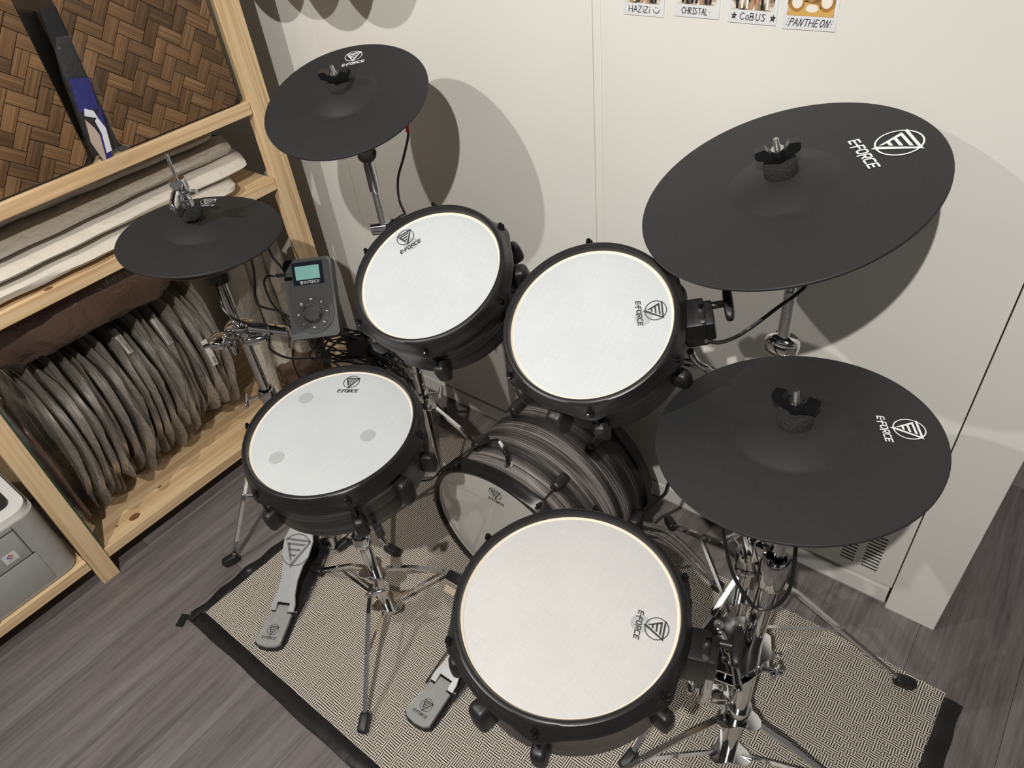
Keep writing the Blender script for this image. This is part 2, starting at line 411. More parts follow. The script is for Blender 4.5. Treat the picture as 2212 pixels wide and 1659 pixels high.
# back wall: recessed core with panels in front
wb = struct(boxobj('wall_back', (-2.25, Y0+.012, 0), (.090, Y0+.30, 2.7), 'gap_dark'))
def wpart(name, lo, hi, m, bev=.0015, label=None):
    o = boxobj(name, lo, hi, m, None, bev); o.parent = wb; o.location = V(o.location)-V(wb.location)
    if label: o['label'] = label
    return o
wpart('panel', (-2.25, Y0, .066), (-1.5405, Y0+.012, 2.7), 'wall_white')
wpart('panel', (-1.5395, Y0, .066), (-.7515, Y0+.012, 2.7), 'wall_white')
wpart('panel', (-.7340, Y0, .066), (.0015, Y0+.012, 2.7), 'wall_white')
wpart('joint_strip', (-.7510, Y0+.0012, .066), (-.7345, Y0+.012, 2.7), 'wall_white')
wpart('end_panel', (.0035, Y0-.006, .0), (.105, Y0+.30, 2.7), 'wall_white', .002)
wpart('plinth', (-2.25, Y0-.001, .010), (-.001, Y0+.012, .056), 'wall_white')
wpart('base_strip', (-2.25, Y0+.004, .0), (.0, Y0+.012, .010), 'base_grey')
for (x0, x1, zb, n) in ((-.071, -.037, .098, 11), (-.116, -.087, .098, 11), (-.20, -.155, .098, 9)):
    for i in range(n):
        z = zb+i*.0107
        sk = (i*.0006)
        wpart('vent_slot', (x0, Y0-.0004, z), (x1, Y0+.002, z+.0036), 'gap_dark', .0)
struct(boxobj('added_ceiling', (-2.40, -3.2, 2.75), (3.0, Y0+.30, 2.80), 'added_ceiling_dark'))  # unseen dark ceiling, added to darken the reflections in the chrome
struct(boxobj('wall_left', (-2.40, -1.6, 0), (-2.25, Y0+.30, 2.7), 'wall_white'))

# ================================================================== SHELVING
sx = -1.622
sh = thing('shelving_unit', 'open pine shelving unit with square posts along the left side of the room', 'shelving', loc=(-1.85, .57, 0))
def spart(name, lo, hi, m, bev=.002, label=None):
    o = boxobj(name, lo, hi, m, None, bev); o.parent = sh; o.location = V(o.location)-V((-1.85, .57, 0))
    if label: o['label'] = label
    return o
for (a, b) in ((.118, .163), (.976, 1.030)):
    spart('post', (sx-.032, a, 0), (sx, b, 2.0), 'pine_z')
    spart('post', (-2.14, a, 0), (-2.108, b, 2.0), 'pine_z')
def shelf(y0, y1, zt, zb=None, th=.018):
    xb = -2.12
    n = 4; wd = (sx-.008-xb)/n
    for i in range(n):
        spart('shelf_board', (xb+i*wd+.0006, y0, zt-th), (xb+(i+1)*wd-.0002, y1, zt), 'pine_y', .001)
    spart('front_lip', (sx-.026, y0, zt-th-.012), (sx-.004, y1, zt+.0008), 'pine_y', .002)
shelf(.1645, .9745, .962)
shelf(.1645, .9745, .765)
shelf(.1645, .9745, .092)
shelf(-.75, .1165, .094)
MB().blob((-1.66, .27, .0928), (.022, .03, .0014), 2).build('knot', 'knot', sh, world=True)
MB().blob((-1.70, .37, .0928), (.006, .012, .0014), 2).build('knot', 'knot', sh, world=True)
MB().blob((-1.672, .225, .0928), (.006, .009, .0014), 2).build('knot', 'knot', sh, world=True)
MB().blob((-1.633, .375, .7662), (.012, .02, .0014), 2).build('knot', 'knot', sh, world=True)
# glass pane edge-on beside the middle post
gp = thing('glass_pane', 'thin green-edged glass pane standing against the middle post of the shelving', 'glass pane', loc=(-1.80, .1660, .1))
MB().box((0, 0, .26), (.34, .0014, .52)).build('pane', 'pane_glass', gp, False)
MB().box((.171, 0, .26), (.002, .0030, .52)).build('pane_edge', 'glass_edge', gp, False)

# ------------------------------------------------------------------ woven bamboo boxes
def woven_box(y0, y1, ztop, label, xf=sx-.012):
    t = thing('bamboo_box', label, 'box', loc=(xf-.16, (y0+y1)/2, .9630), group=None)
    W, Hh, D = y1-y0, ztop-.963, .32
    MB().box((0, 0, Hh/2), (D-.012, W-.004, Hh-.002), bev=.012).build('body', 'brown_board', t)
    MB().box((D/2-.006, 0, Hh/2), (.010, W, Hh), bev=.004).build('rim', 'matt_black', t)
    # herringbone of flat strips at 45 degrees on the front face
    a, l = .0262, .0524
    sm = MB().box((0, 0, 0), (l-.0012, a-.0012, .0022), bev=.0007)
    me = sm.build('woven_strip', 'bamboo', t).data
    bpy.data.objects.remove(bpy.data.objects['woven_strip'] if 'woven_strip' in bpy.data.objects else None)
    big = []
    for i in range(-22, 23):
        for j in range(-16, 17):
            # herringbone lattice: steps (a,a) along the zigzag and (l+?..) across
            # L-shaped pair (one strip lying, one standing) tiled by steps (a, a) and (2a, -2a)
            ox = i*a + j*2*a; oy = i*a - j*2*a
            big.append((ox+a, oy+a/2, 0)); big.append((ox+a/2, oy+2*a, 1))
    r45 = M.Rotation(math.radians(52), 3, 'Z')
    wi, hi = W/2-.004, Hh
    for (u, v_, o90) in big:
        p = r45 @ V((u, v_, 0)); yy, zz = p.x, p.y+Hh/2
        rr = .030
        if abs(yy) > wi+l*.6 or zz < -l*.6 or zz > hi+l*.6: continue
        ang = math.radians(52)+(PI/2 if o90 else 0)
        B = M(((0, 0, 1), (1, 0, 0), (0, 1, 0))).to_4x4()      # local x->y, y->z, z->x
        X = M.Translation((D/2-.001+.0011+random.random()*.0008, yy, zz)) @ B @ M.Rotation(ang, 4, 'Z') @ M.Rotation(math.radians(1.2)*(1 if o90 else -1), 4, 'Y')
        ex = abs(math.cos(ang))*l/2+abs(math.sin(ang))*a/2; ez = abs(math.sin(ang))*l/2+abs(math.cos(ang))*a/2
        mesh_ = me
        if abs(yy)+ex > wi or zz-ez < .005 or zz+ez > hi:
            bm = bmesh.new(); bm.from_mesh(me); bm.transform(X)
            for co_, no in (((0, wi, 0), (0, 1, 0)), ((0, -wi, 0), (0, -1, 0)), ((0, 0, .005), (0, 0, -1)), ((0, 0, hi), (0, 0, 1)), ((0, wi-.016, .005), (0, .7, -.7)), ((0, -wi+.016, .005), (0, -.7, -.7))):
                bmesh.ops.bisect_plane(bm, geom=bm.verts[:]+bm.edges[:]+bm.faces[:], plane_co=co_, plane_no=no, clear_outer=True)
            if len(bm.faces) < 4: bm.free(); continue
            bm.transform(X.inverted()); mesh_ = bpy.data.meshes.new('woven_strip'); bm.to_mesh(mesh_); bm.free()
            if not mesh_.materials: mesh_.materials.append(MATS['bamboo'])
        o = bpy.data.objects.new('woven_strip', mesh_); C.objects.link(o); o.parent = t
        o.matrix_basis = X
    return t
woven_box(.640, .958, 1.30, 'woven bamboo box at the right end of the top shelf')
woven_box(.190, .578, 1.30, 'woven bamboo box at the left, cut by the photo edge')
# packaged blue item between the boxes
pk = thing('packaged_card', 'blue and white carded item in clear plastic squeezed between the bamboo boxes', 'package', loc=(-1.66, .608, .9630))
Bf = M(((0, 0, 1), (1, 0, 0), (0, 1, 0))).to_4x4()
def pkT(dx, tilt=-.10): return M.Translation((dx, 0, 0)) @ Bf @ M.Rotation(tilt, 4, 'Z')
MB().box((.0, .150, -.004), (.045, .28, .004), pkT(.028), bev=.001).build('backing_card', 'black_card', pk)
MB().prism([(-.022, .10), (.018, .10), (.020, .16), (-.018, .165)], 0, .0012, pkT(.0285)).build('blue_panel', 'blue_card', pk, False)
MB().prism([(-.014, -.0), (.010, .0), (.021, .075), (.022, .105), (.006, .08), (-.001, .03)], .0, .0014, pkT(.0285)).build('blue_panel', 'blue_card', pk, False)
MB().prism([(-.021, .04), (-.010, .0), (-.003, .0), (.001, .05), (-.004, .066), (-.016, .085)], .0, .0016, pkT(.0285)).build('beige_panel', 'beige_card', pk, False)
MB().prism([(.002, .012), (.014, .014), (.018, .060), (.009, .084), (.002, .078), (.006, .05)], .0, .0018, pkT(.0287)).build('instruction_panel', 'white_card', pk, False)
MB().prism([(-.014, .092), (.010, .082), (.006, .098), (-.010, .106)], .0, .0018, pkT(.0287)).build('white_panel', 'white_card', pk, False)
cm_ = MB().blob((.0, .11, .006), (.062, .26, .03), 3, jit=.10, T=pkT(.026))
cm_.build('plastic_sleeve', 'cellophane', pk)
MB().blob((.045, .012, -.002), (.05, .07, .012), 2.4, jit=.5, rot=M.Rotation(.5, 3, 'X')).build('torn_flap', 'cellophane', pk)

# ------------------------------------------------------------------ plastic wrapped sheets on the middle shelf
def soft_roll(name, y0, y1, xc, zc, wx, hz, m, label, cat, grp, amp=.006, n=44, seg=22, slope=0, parent=None, curl=0):
    mb = MB(); vs = []; fs = []; ph = random.random()*9
    for i in range(n+1):
        u = i/n; y = y0+(y1-y0)*u
        cap = min(1, math.sin(min(1, (u)/.04)*PI/2), math.sin(min(1, (1-u)/.06)*PI/2)) if 0 < u < 1 else .02
        for j in range(seg):
            th = 2*PI*j/seg
            w1 = 1+amp*14*math.sin(3*th+ph+u*2.2)*.3+amp*8*math.sin(5*th+ph*2-u*5)*.35
            w1 += amp*5*math.sin(u*38+ph+2*th)*.18
            c_, s_ = math.cos(th), math.sin(th)
            vs.append((xc+wx/2*math.copysign(abs(c_)**.8, c_)*w1*(.25+.75*cap), y+.012*math.sin(2*th+ph)*u, zc+slope*(u-.5)+curl*u*u+hz/2*math.copysign(abs(s_)**.8, s_)*w1*cap))
    for i in range(n):
        for j in range(seg): fs.append((i*seg+j, i*seg+(j+1) % seg, (i+1)*seg+(j+1) % seg, (i+1)*seg+j))
    fs.append(list(range(seg))); fs.append([n*seg+j for j in range(seg)])
    mb.add(vs, fs); o = mb.build(name, m)
    recenter(o, (xc, (y0+y1)/2, zc-hz/2)); return solo(o, label, cat, grp)
z = .766
for (y1, xc, wx, hz, lb) in ((.900, -1.79, .33, .042, 'lowest white plastic-wrapped sheet bundle on the middle shelf'),
                         (.955, -1.80, .31, .044, 'second white wrapped bundle from the bottom, its end furthest right by the post'),
                         (.945, -1.825, .31, .042, 'third white wrapped bundle from the bottom of the shelf stack'),
                         (.925, -1.85, .28, .042, 'white wrapped bundle second from the top of the stack'),
                         ):
    soft_roll('wrapped_bundle', .20, y1, xc, z+hz/2, wx, hz, 'wrap_white' if z < .83 else 'wrap_roll', lb, 'wrapped sheets', 'plastic-wrapped sheet bundles', .012); z += hz-.006
soft_roll('wrapped_bundle', .20, .79, -1.79, .780+.070, .12, .026, 'wrap_white', 'thin clear-wrapped bundle in front of the stack, ending beside the hi-hat rod', 'wrapped sheets', 'plastic-wrapped sheet bundles', .012)
soft_roll('wrapped_bundle', .25, .945, -1.93, .924, .22, .028, 'wrap_roll', 'dim wrapped bundle at the back, on top of the stack under the shelf', 'wrapped sheets', 'plastic-wrapped sheet bundles', .010)

# ------------------------------------------------------------------ bagged hoops in the lower bay
mat('hoop_steel', (.42, .395, .37), .33, .9)
hp = MB().lathe([(.196, -.0085), (.200, -.009), (.2015, -.0072), (.2005, 0), (.2015, .0072), (.200, .009), (.196, .0085), (.1955, 0), (.196, -.0085)], seg=56).build('hoop', 'hoop_steel', None).data
bpy.data.objects.remove(bpy.data.objects['hoop'])
bag_meshes = []
for q in range(5):
    mb = MB(); vs = []; fs = []; n, mm = 26, 40
    rs = [random.random()*6 for _ in range(6)]
    for sgn in (1, -1):
        o0 = len(vs)
        for i in range(n+1):
            for j in range(mm):
                a = 2*PI*j/mm; r = .218*i/n*(1+.05*math.sin(2*a+rs[0])+.045*math.sin(5*a+rs[1])+.03*math.sin(9*a+rs[3]))
                x_, y_ = r*math.cos(a), r*math.sin(a)
                # square-ish bag outline
                f = 1+.10*abs(math.sin(2*a))**2
                edge = max(0, 1-(i/n)**6)
                z_ = sgn*(.0103*edge)+.003*math.sin(17*x_+rs[2]+9*y_)*edge+.003*math.sin(31*y_+rs[4]-22*x_)*(i/n)
                if sgn > 0 or i < n: pass
                vs.append((x_*f, y_*f, z_))
        for i in range(n):
            for j in range(mm): fs.append((o0+i*mm+j, o0+i*mm+(j+1) % mm, o0+(i+1)*mm+(j+1) % mm, o0+(i+1)*mm+j))
    mb.add(vs, fs); ob = mb.build('bag', 'bag_clear', None); bag_meshes.append(ob.data); bpy.data.objects.remove(ob)
def leafT(x, y, tilt, yaw=0):
    # local z -> world y ; local x -> world x ; standing ring
    B = M(((1, 0, 0), (0, 0, 1), (0, -1, 0))).transposed().to_4x4()
    B = M(((1, 0, 0), (0, 0, -1), (0, 1, 0))).to_4x4()
    return M.Translation((x, y, .094)) @ M.Rotation(tilt, 4, 'X') @ M.Rotation(yaw, 4, 'Z') @ M.Translation((0, 0, .228)) @ B
NB = 25
for i in range(NB):
    y = .218+i*.0208; xx = -1.868+.014*math.sin(i*1.7)+(-.012 if i % 3 == 0 else 0)+(-.07*i/NB)
    tilt = math.radians(-5+3*i/NB+.8*math.sin(i*2.1)); X = leafT(xx, y, tilt, .04*math.sin(i))
    lb = 'steel drum hoop in a clear bag without sticker, in the bottom shelf row'
    t = thing('bagged_hoop', lb, 'drum hoop', X, group='bagged steel hoops on the bottom shelf')
    h = bpy.data.objects.new('hoop', hp); C.objects.link(h); h.parent = t
    bgo = bpy.data.objects.new('bag', bag_meshes[i % 5]); C.objects.link(bgo); bgo.parent = t; bgo.rotation_euler = (0, 0, random.choice((0, .3, -.2, 3.1)))
    if i in (3, 12, 17, 20):
        # paper sticker with bar code on the front edge
        a0 = {3: .30, 12: .75, 17: .55, 20: .05}[i]
        mb = MB(); vs = []; fs = []; nn = 8
        for q in range(nn+1):
            a = a0-.0+q*.045
            for zz in (-.0085, .0085): vs.append((.2215*math.cos(a), .2215*math.sin(a), zz))
        for q in range(nn): fs.append((2*q, 2*q+1, 2*q+3, 2*q+2))
        # B maps local y to world -z?: keep angle sign so sticker sits upper front
        st = mb.add(vs, fs).build('sticker', 'label_white', t, False)
        mb = MB()
        for q in range(7):
            a = a0+.03+q*.014
            mb.add([(.2221*math.cos(a), .2221*math.sin(a), -.006), (.2221*math.cos(a), .2221*math.sin(a), .001), (.2221*math.cos(a+.006), .2221*math.sin(a+.006), .001), (.2221*math.cos(a+.006), .2221*math.sin(a+.006), -.006)], [(0, 1, 2, 3)])
        mb.build('bar_code', 'print_dark', st, False)
        t['label'] = {3: 'bagged steel hoop near the middle post, with a long white sticker', 12: 'bagged steel hoop with a small sticker high on its edge, mid row', 17: 'bagged steel hoop with a faint sticker beside the brown bag edge', 20: 'bagged steel hoop near the hi-hat stand with a white bar code sticker'}[i]
        del t['group']
# crumpled brown bags
def crumple(name, c, size, m, label, cat, e=3.0, amp=.05, rot=None, seg=64, ring=36):
    mb = MB().blob((0, 0, 0), size, e, seg, ring)
    r = [random.random()*6 for _ in range(8)]
    vs = []
    for (x, y, z) in mb.v:
        f = 1+amp*(math.sin(x*31+r[0]+y*13)+math.sin(y*27+r[1]-z*19)+math.sin(z*41+r[2]+x*11))*.5+amp*.5*math.sin(x*80+r[3])*math.sin(y*70+r[4]+z*50)
        vs.append((x*f, y*f, z*f))
    mb.v = vs
    if rot: mb.v = [tuple(rot @ V(p)) for p in mb.v]
    o = mb.build(name, m); o.location = c; return solo(o, label, cat)
crumple('plastic_bag', (-1.86, .44, .655), (.36, .53, .17), 'bag_brown', 'big brown translucent plastic bag lying on top of the bagged hoops', 'plastic bag', 3.5, .075)
crumple('plastic_bag', (-1.815, .188, .325), (.34, .022, .45), 'bag_brown', 'narrow brown plastic bag hanging down beside the middle post', 'plastic bag', 3.0, .06)
crumple('plastic_bag', (-1.70, .895, .150), (.13, .13, .11), 'bag_brown', 'small crumpled brown bag at the foot of the upright rolls, behind the snare drum', 'plastic bag', 3.0, .08)
# upright wrapped rolls at the right of the lower bay
for (xa, ya, xb, yb, zt, r, lb) in ((-1.735, .800, -1.75, .835, .60, .034, 'leftmost of the plastic-wrapped rolls standing at the right of the bottom shelf'),
                                (-1.725, .868, -1.75, .900, .63, .033, 'middle plastic-wrapped roll standing behind the hi-hat stand'),
                                (-1.700, .930, -1.72, .945, .62, .026, 'plastic-wrapped roll standing tight against the right shelf post')):
    mb = MB(); n = 30; seg = 20; vs = []; fs = []; ph = random.random()*6
    for i in range(n+1):
        u = i/n; cx, cy, cz = xa+(xb-xa)*u, ya+(yb-ya)*u, .094+(zt-.094)*u
        cap = max(.05, min(1, math.sin(min(1, u/.04)*PI/2), math.sin(min(1, (1-u)/.05)*PI/2)))
        for j in range(seg):
            th = 2*PI*j/seg; rr = r*cap*(1+.10*math.sin(3*th+ph+u*5)+.05*math.sin(7*th-u*11+ph)+.03*math.sin(u*40))
            vs.append((cx+rr*math.cos(th), cy+rr*math.sin(th), cz))
    for i in range(n):
        for j in range(seg): fs.append((i*seg+j, i*seg+(j+1) % seg, (i+1)*seg+(j+1) % seg, (i+1)*seg+j))
    fs.append(list(range(seg))); fs.append([n*seg+j for j in range(seg)])
    o = mb.add(vs, fs).build('wrapped_roll', 'wrap_roll'); recenter(o, (xa, ya, .094)); solo(o, lb, 'wrapped roll', 'wrapped rolls on the bottom shelf')

# ------------------------------------------------------------------ printer
pr = thing('laser_printer', 'pale grey laser printer with black flatbed glass on the lower left shelf', 'printer', loc=(-1.83, -.09, .0950))
def prism_round(x0, x1, y0, y1, z0, z1, r, n=6):
    pts = []
    for (cx, cy, a0) in ((x1-r, y1-r, 0), (x0+r, y1-r, 90), (x0+r, y0+r, 180), (x1-r, y0+r, 270)):
        for k in range(n+1):
            a = math.radians(a0+90*k/n); pts.append((cx+r*math.cos(a), cy+r*math.sin(a)))
    return MB().prism(pts, z0, z1)
b = prism_round(-.17, .195, -.25, .198, .004, .215, .035)
b.build('body', 'printer_grey', pr)
prism_round(-.17, .188, -.245, .192, .215, .232, .040).build('top_cover', 'printer_light', pr)
prism_round(-.15, .150, -.20, .166, .232, .240, .018).build('scanner_lid', 'gloss_black', pr)
MB().box((.1955, -.06, .115), (.0020, .40, .0016)).build('drawer_seam', 'gap_dark', pr, False)
MB().box((.1955, .135, .163), (.0020, .0012, .095)).build('panel_seam', 'gap_dark', pr, False)
MB().box((.1955, -.06, .203), (.0020, .39, .0012)).build('panel_seam', 'gap_dark', pr, False)
MB().box((.1962, -.060, .158), (.0012, .385, .084), bev=.0005).build('front_door', 'printer_grey', pr)
MB().box((.1962, -.060, .064), (.0012, .400, .096), bev=.0005).build('paper_drawer', 'printer_grey', pr)
MB().box((.196, -.055, .008), (.003, .10, .014)).build('drawer_grip', 'gap_dark', pr, False)
sk = MB().box((.1971, .096, .142), (.0004, .030, .026)).build('sticker', 'sticker', pr, False)
Tl = M.Translation((.1976, .096, .145)) @ Bf
MB().stroke([(-.006, .000), (.000, .006)], .0018, 0, Tl).stroke([(-.006, .0), (0, -.006)], .0018, 0, Tl).build('emblem', 'logo_blue', sk, False)
MB().stroke([(.006, .000), (.000, .006)], .0018, 0, Tl).stroke([(.006, .0), (0, -.006)], .0018, 0, Tl).stroke([(-.0028, 0), (0, -.0028), (.0028, 0), (0, .0028), (-.0028, 0)], .0010, 0, Tl).build('emblem', 'logo_red', sk, False)
for ch in range(6): MB().stroke([(-.007+ch*.0025, -.0095), (-.0055+ch*.0025, -.0095)], .001, 0, Tl).build('print_mark', 'print_dark', sk, False)

# ================================================================== RUG
rg = thing('rug', 'beige and black woven rug with black taped edges under the drum kit', 'rug', loc=(-.585, .605, 0))
mb = MB(); vs = []; fs = []; nx, ny = 60, 30
cor = [(-1.318, .222), (.150, .222), (.162, 1.008), (-1.288, 1.035)]
for i in range(nx+1):
    for j in range(ny+1):
        u, q = i/nx, j/ny
        a = V(cor[0]).lerp(V(cor[1]), u); b_ = V(cor[3]).lerp(V(cor[2]), u); p = a.lerp(b_, q)
        ex = .010*math.sin(u*9)*(q**3)
        vs.append((p.x, p.y+ex*.5, .0042+.0006*math.sin(u*31+q*7)))
for i in range(nx):
    for j in range(ny): fs.append((i*(ny+1)+j, (i+1)*(ny+1)+j, (i+1)*(ny+1)+j+1, i*(ny+1)+j+1))
nv = len(vs)
edge = [i*(ny+1) for i in range(nx+1)]+[nx*(ny+1)+j for j in range(1, ny+1)]+[i*(ny+1)+ny for i in range(nx-1, -1, -1)]+[j for j in range(ny-1, 0, -1)]
for e in edge: vs.append((vs[e][0], vs[e][1], .0004))
ne = len(edge)
for i in range(ne): fs.append((edge[i], nv+i, nv+(i+1) % ne, edge[(i+1) % ne]))
mb.add(vs, fs).build('weave', 'rug_weave', rg, True, True)
def tape(p0, p1, wd, bumps):
    mb = MB(); p0, p1 = V((*p0, 0)), V((*p1, 0)); d = (p1-p0); nn = V((-d.y, d.x, 0)).normalized(); n = 60; vs = []; fs = []
    prof = [(-.5, .0004), (-.48, .0035), (-.25, .0062), (.1, .0068), (.38, .0060), (.5, .0050), (.5, .0004)]
    for i in range(n+1):
        u = i/n; c = p0+d*u
        for (s_, z_) in prof:
            j1 = bumps*.0022*math.sin(u*23+s_*3)+bumps*.002*math.sin(u*61)
            vs.append(tuple(c+nn*(s_*wd+j1*(1 if s_ < 0 else .2)))[:2]+(z_+(bumps*.0015*(math.sin(u*70+s_*9)+1) if z_ > .003 else 0),))
    m_n = len(prof)
    for i in range(n):
        for j in range(m_n-1): fs.append((i*m_n+j, (i+1)*m_n+j, (i+1)*m_n+j+1, i*m_n+j+1))
    fs.append(list(range(m_n))); fs.append([n*m_n+j for j in range(m_n)])
    mb.add(vs, fs).build('tape_edge', 'tape_black', rg, True, True)
tape((-1.340, .206), (.185, .206), .036, .5)
tape((-1.296, 1.02), (-1.332, .20), .030, 1.)
tape((.168, .19), (.178, 1.0), .036, .6)
MB().box((-1.348, .178, .002), (.020, .034, .0016), rot=M.Rotation(.5, 3, 'Z')).build('tape_end', 'tape_black', rg, world=True)
MB().tube((-1.322, .228, .010), (-1.322, .192, .010), .004).build('tape_fold', 'tape_black', rg, world=True)

# ================================================================== CYMBAL PADS
def cymbal(c, n, R, logo_deg, logo_dist, logo_r, label, wing=True, wing_deg=0, logo_rot=None, bellr=.40, hs=1.):
    X = frame(c, n); t = thing('cymbal_pad', label, 'cymbal', X)
    def zf(r):
        q = r/R
        if q > bellr: return .0095*(1-((q-bellr)/(1-bellr))**1.15)
        return .0095+.0185*(1-(q/bellr)**2.0)
    prof = [(.008, zf(.008))]
    for k in range(1, 60): prof.append((R*.995*k/59, zf(R*.995*k/59)))
    prof += [(R, -.0010), (R-.0004, -.0040), (R-.004, -.0055), (R*.9, -.0035), (R*.5, .004), (.03, .016), (.008, .018), (.008, zf(.008))]
    MB().lathe(prof, seg=96).build('pad', 'cymbal_rubber', t)
    T = M.Rotation(math.radians(logo_deg), 4, 'Z') @ M.Translation((logo_dist, 0, 0)) @ M.Rotation(-PI/2+(logo_rot or 0), 4, 'Z')
    logo(t, T, logo_r, 'print_white', zf)
    zt = zf(0)-(1-hs)*.035
    if wing:
        MB().lathe([(.006, zt-.004), (.0215, zt-.004), (.0225, zt-.001), (.0222, zt+.014), (.0205, zt+.0165), (.006, zt+.0165)], seg=32).build('felt_washer', 'felt', t)
        wn = MB().lathe([(.004, zt+.0165), (.0085, zt+.0165), (.0085, zt+.022), (.0100, zt+.026), (.0095, zt+.034), (.004, zt+.034)], seg=24)
        Wz = M.Rotation(math.radians(wing_deg), 4, 'Z')
        for sg in (1, -1):
            pts = [(0, zt+.0195), (.010, zt+.0205), (.0270, zt+.0275), (.0290, zt+.0330), (.0285, zt+.0400), (.0150, zt+.0420), (.0105, zt+.0350), (0, zt+.0325)]
            T2 = Wz @ M.Rotation(PI/2, 4, 'X') if sg > 0 else Wz @ M.Rotation(PI, 4, 'Z') @ M.Rotation(PI/2, 4, 'X')
            wn.prism(pts, -.0064, .0064, T2)
        wn.build('wing_nut', 'gloss_black', t, False)
        bl = [(.0052, zt+.028), (.0052, zt+.034), (.0085, zt+.0341), (.0085, zt+.0355), (.0038, zt+.0356)]
        for k in range(7): bl += [(.0040, zt+.0362+k*.0020), (.0034, zt+.0372+k*.0020)]
        bl += [(.0028, zt+.0505), (.0, zt+.0508)]
        MB().lathe(bl, seg=20).build('threaded_bolt', 'steel', t)
    return t, X, zf
cA = cymbal((-1.101, .854, 1.080), (.136, -.321, 1), .158, 122, .117, .0168, 'black rubber cymbal pad highest at upper left in front of the white wall', wing_deg=25, logo_rot=.16, hs=.75)
cB = cymbal((-1.272, .572, .896), (.079, .039, .996), .1524, 138, .124, .0150, 'black hi-hat cymbal pad at far left with a chrome clutch and rod through it', wing=False, logo_rot=-.16)
cC = cymbal((-.303, .935, 1.040), (-.189, -.257, .948), .200, 40, .150, .0288, 'large black cymbal pad at upper right against the white wall', wing_deg=28, logo_rot=0, bellr=.37)
cD = cymbal((-.167, .713, .817), (-.109, -.018, .994), .178, 30, .137, .0185, 'black cymbal pad at lower right, in front of the larger one', wing_deg=-4, logo_rot=0, bellr=.42)

# ================================================================== DRUMS
def lathe_arc(prof, T, seg, rfun): return MB().lathe(prof, T, seg, rfun=rfun)
def hoop_mesh(Rv, base, ear, mirror=1):
    def rf(j, r, a):
        k = EAR[j]
        if not k: return r
        d = (a-math.radians(base)) % (PI/3); d = min(d, PI/3-d)*Rv
        return r+k*ear*math.exp(-(d/.020)**2)
    prof = [(Rv, -.001), (Rv, .0085), (Rv+.0018, .0110), (Rv+.0048, .0118), (Rv+.0082, .0104), (Rv+.0098, .0070), (Rv+.0104, -.001), (Rv+.0128, -.0085), (Rv+.0150, -.0130), (Rv+.0152, -.0170), (Rv+.0120, -.0200), (Rv+.0085, -.0205), (Rv+.0060, -.006), (Rv, -.001)]
    EAR = [0, 0, 0, 0, 0, .15, .5, .9, 1, 1, .8, .4, 0, 0]
    prof = [(r, z*mirror) for r, z in prof]
    return MB().lathe(prof, None, 144, rfun=rf)
def pod(parent, rs, ang, z0, z1, wd=.021, dp=.026, m='rubber_black', name='lug'):
    T = M.Rotation(math.radians(ang), 4, 'Z')
    mb = MB().blob((rs+dp*.34, 0, (z0+z1)/2), (dp*1.05, wd, abs(z1-z0)), 3.6, 20, 14, T)
    return mb.build(name, m, parent)
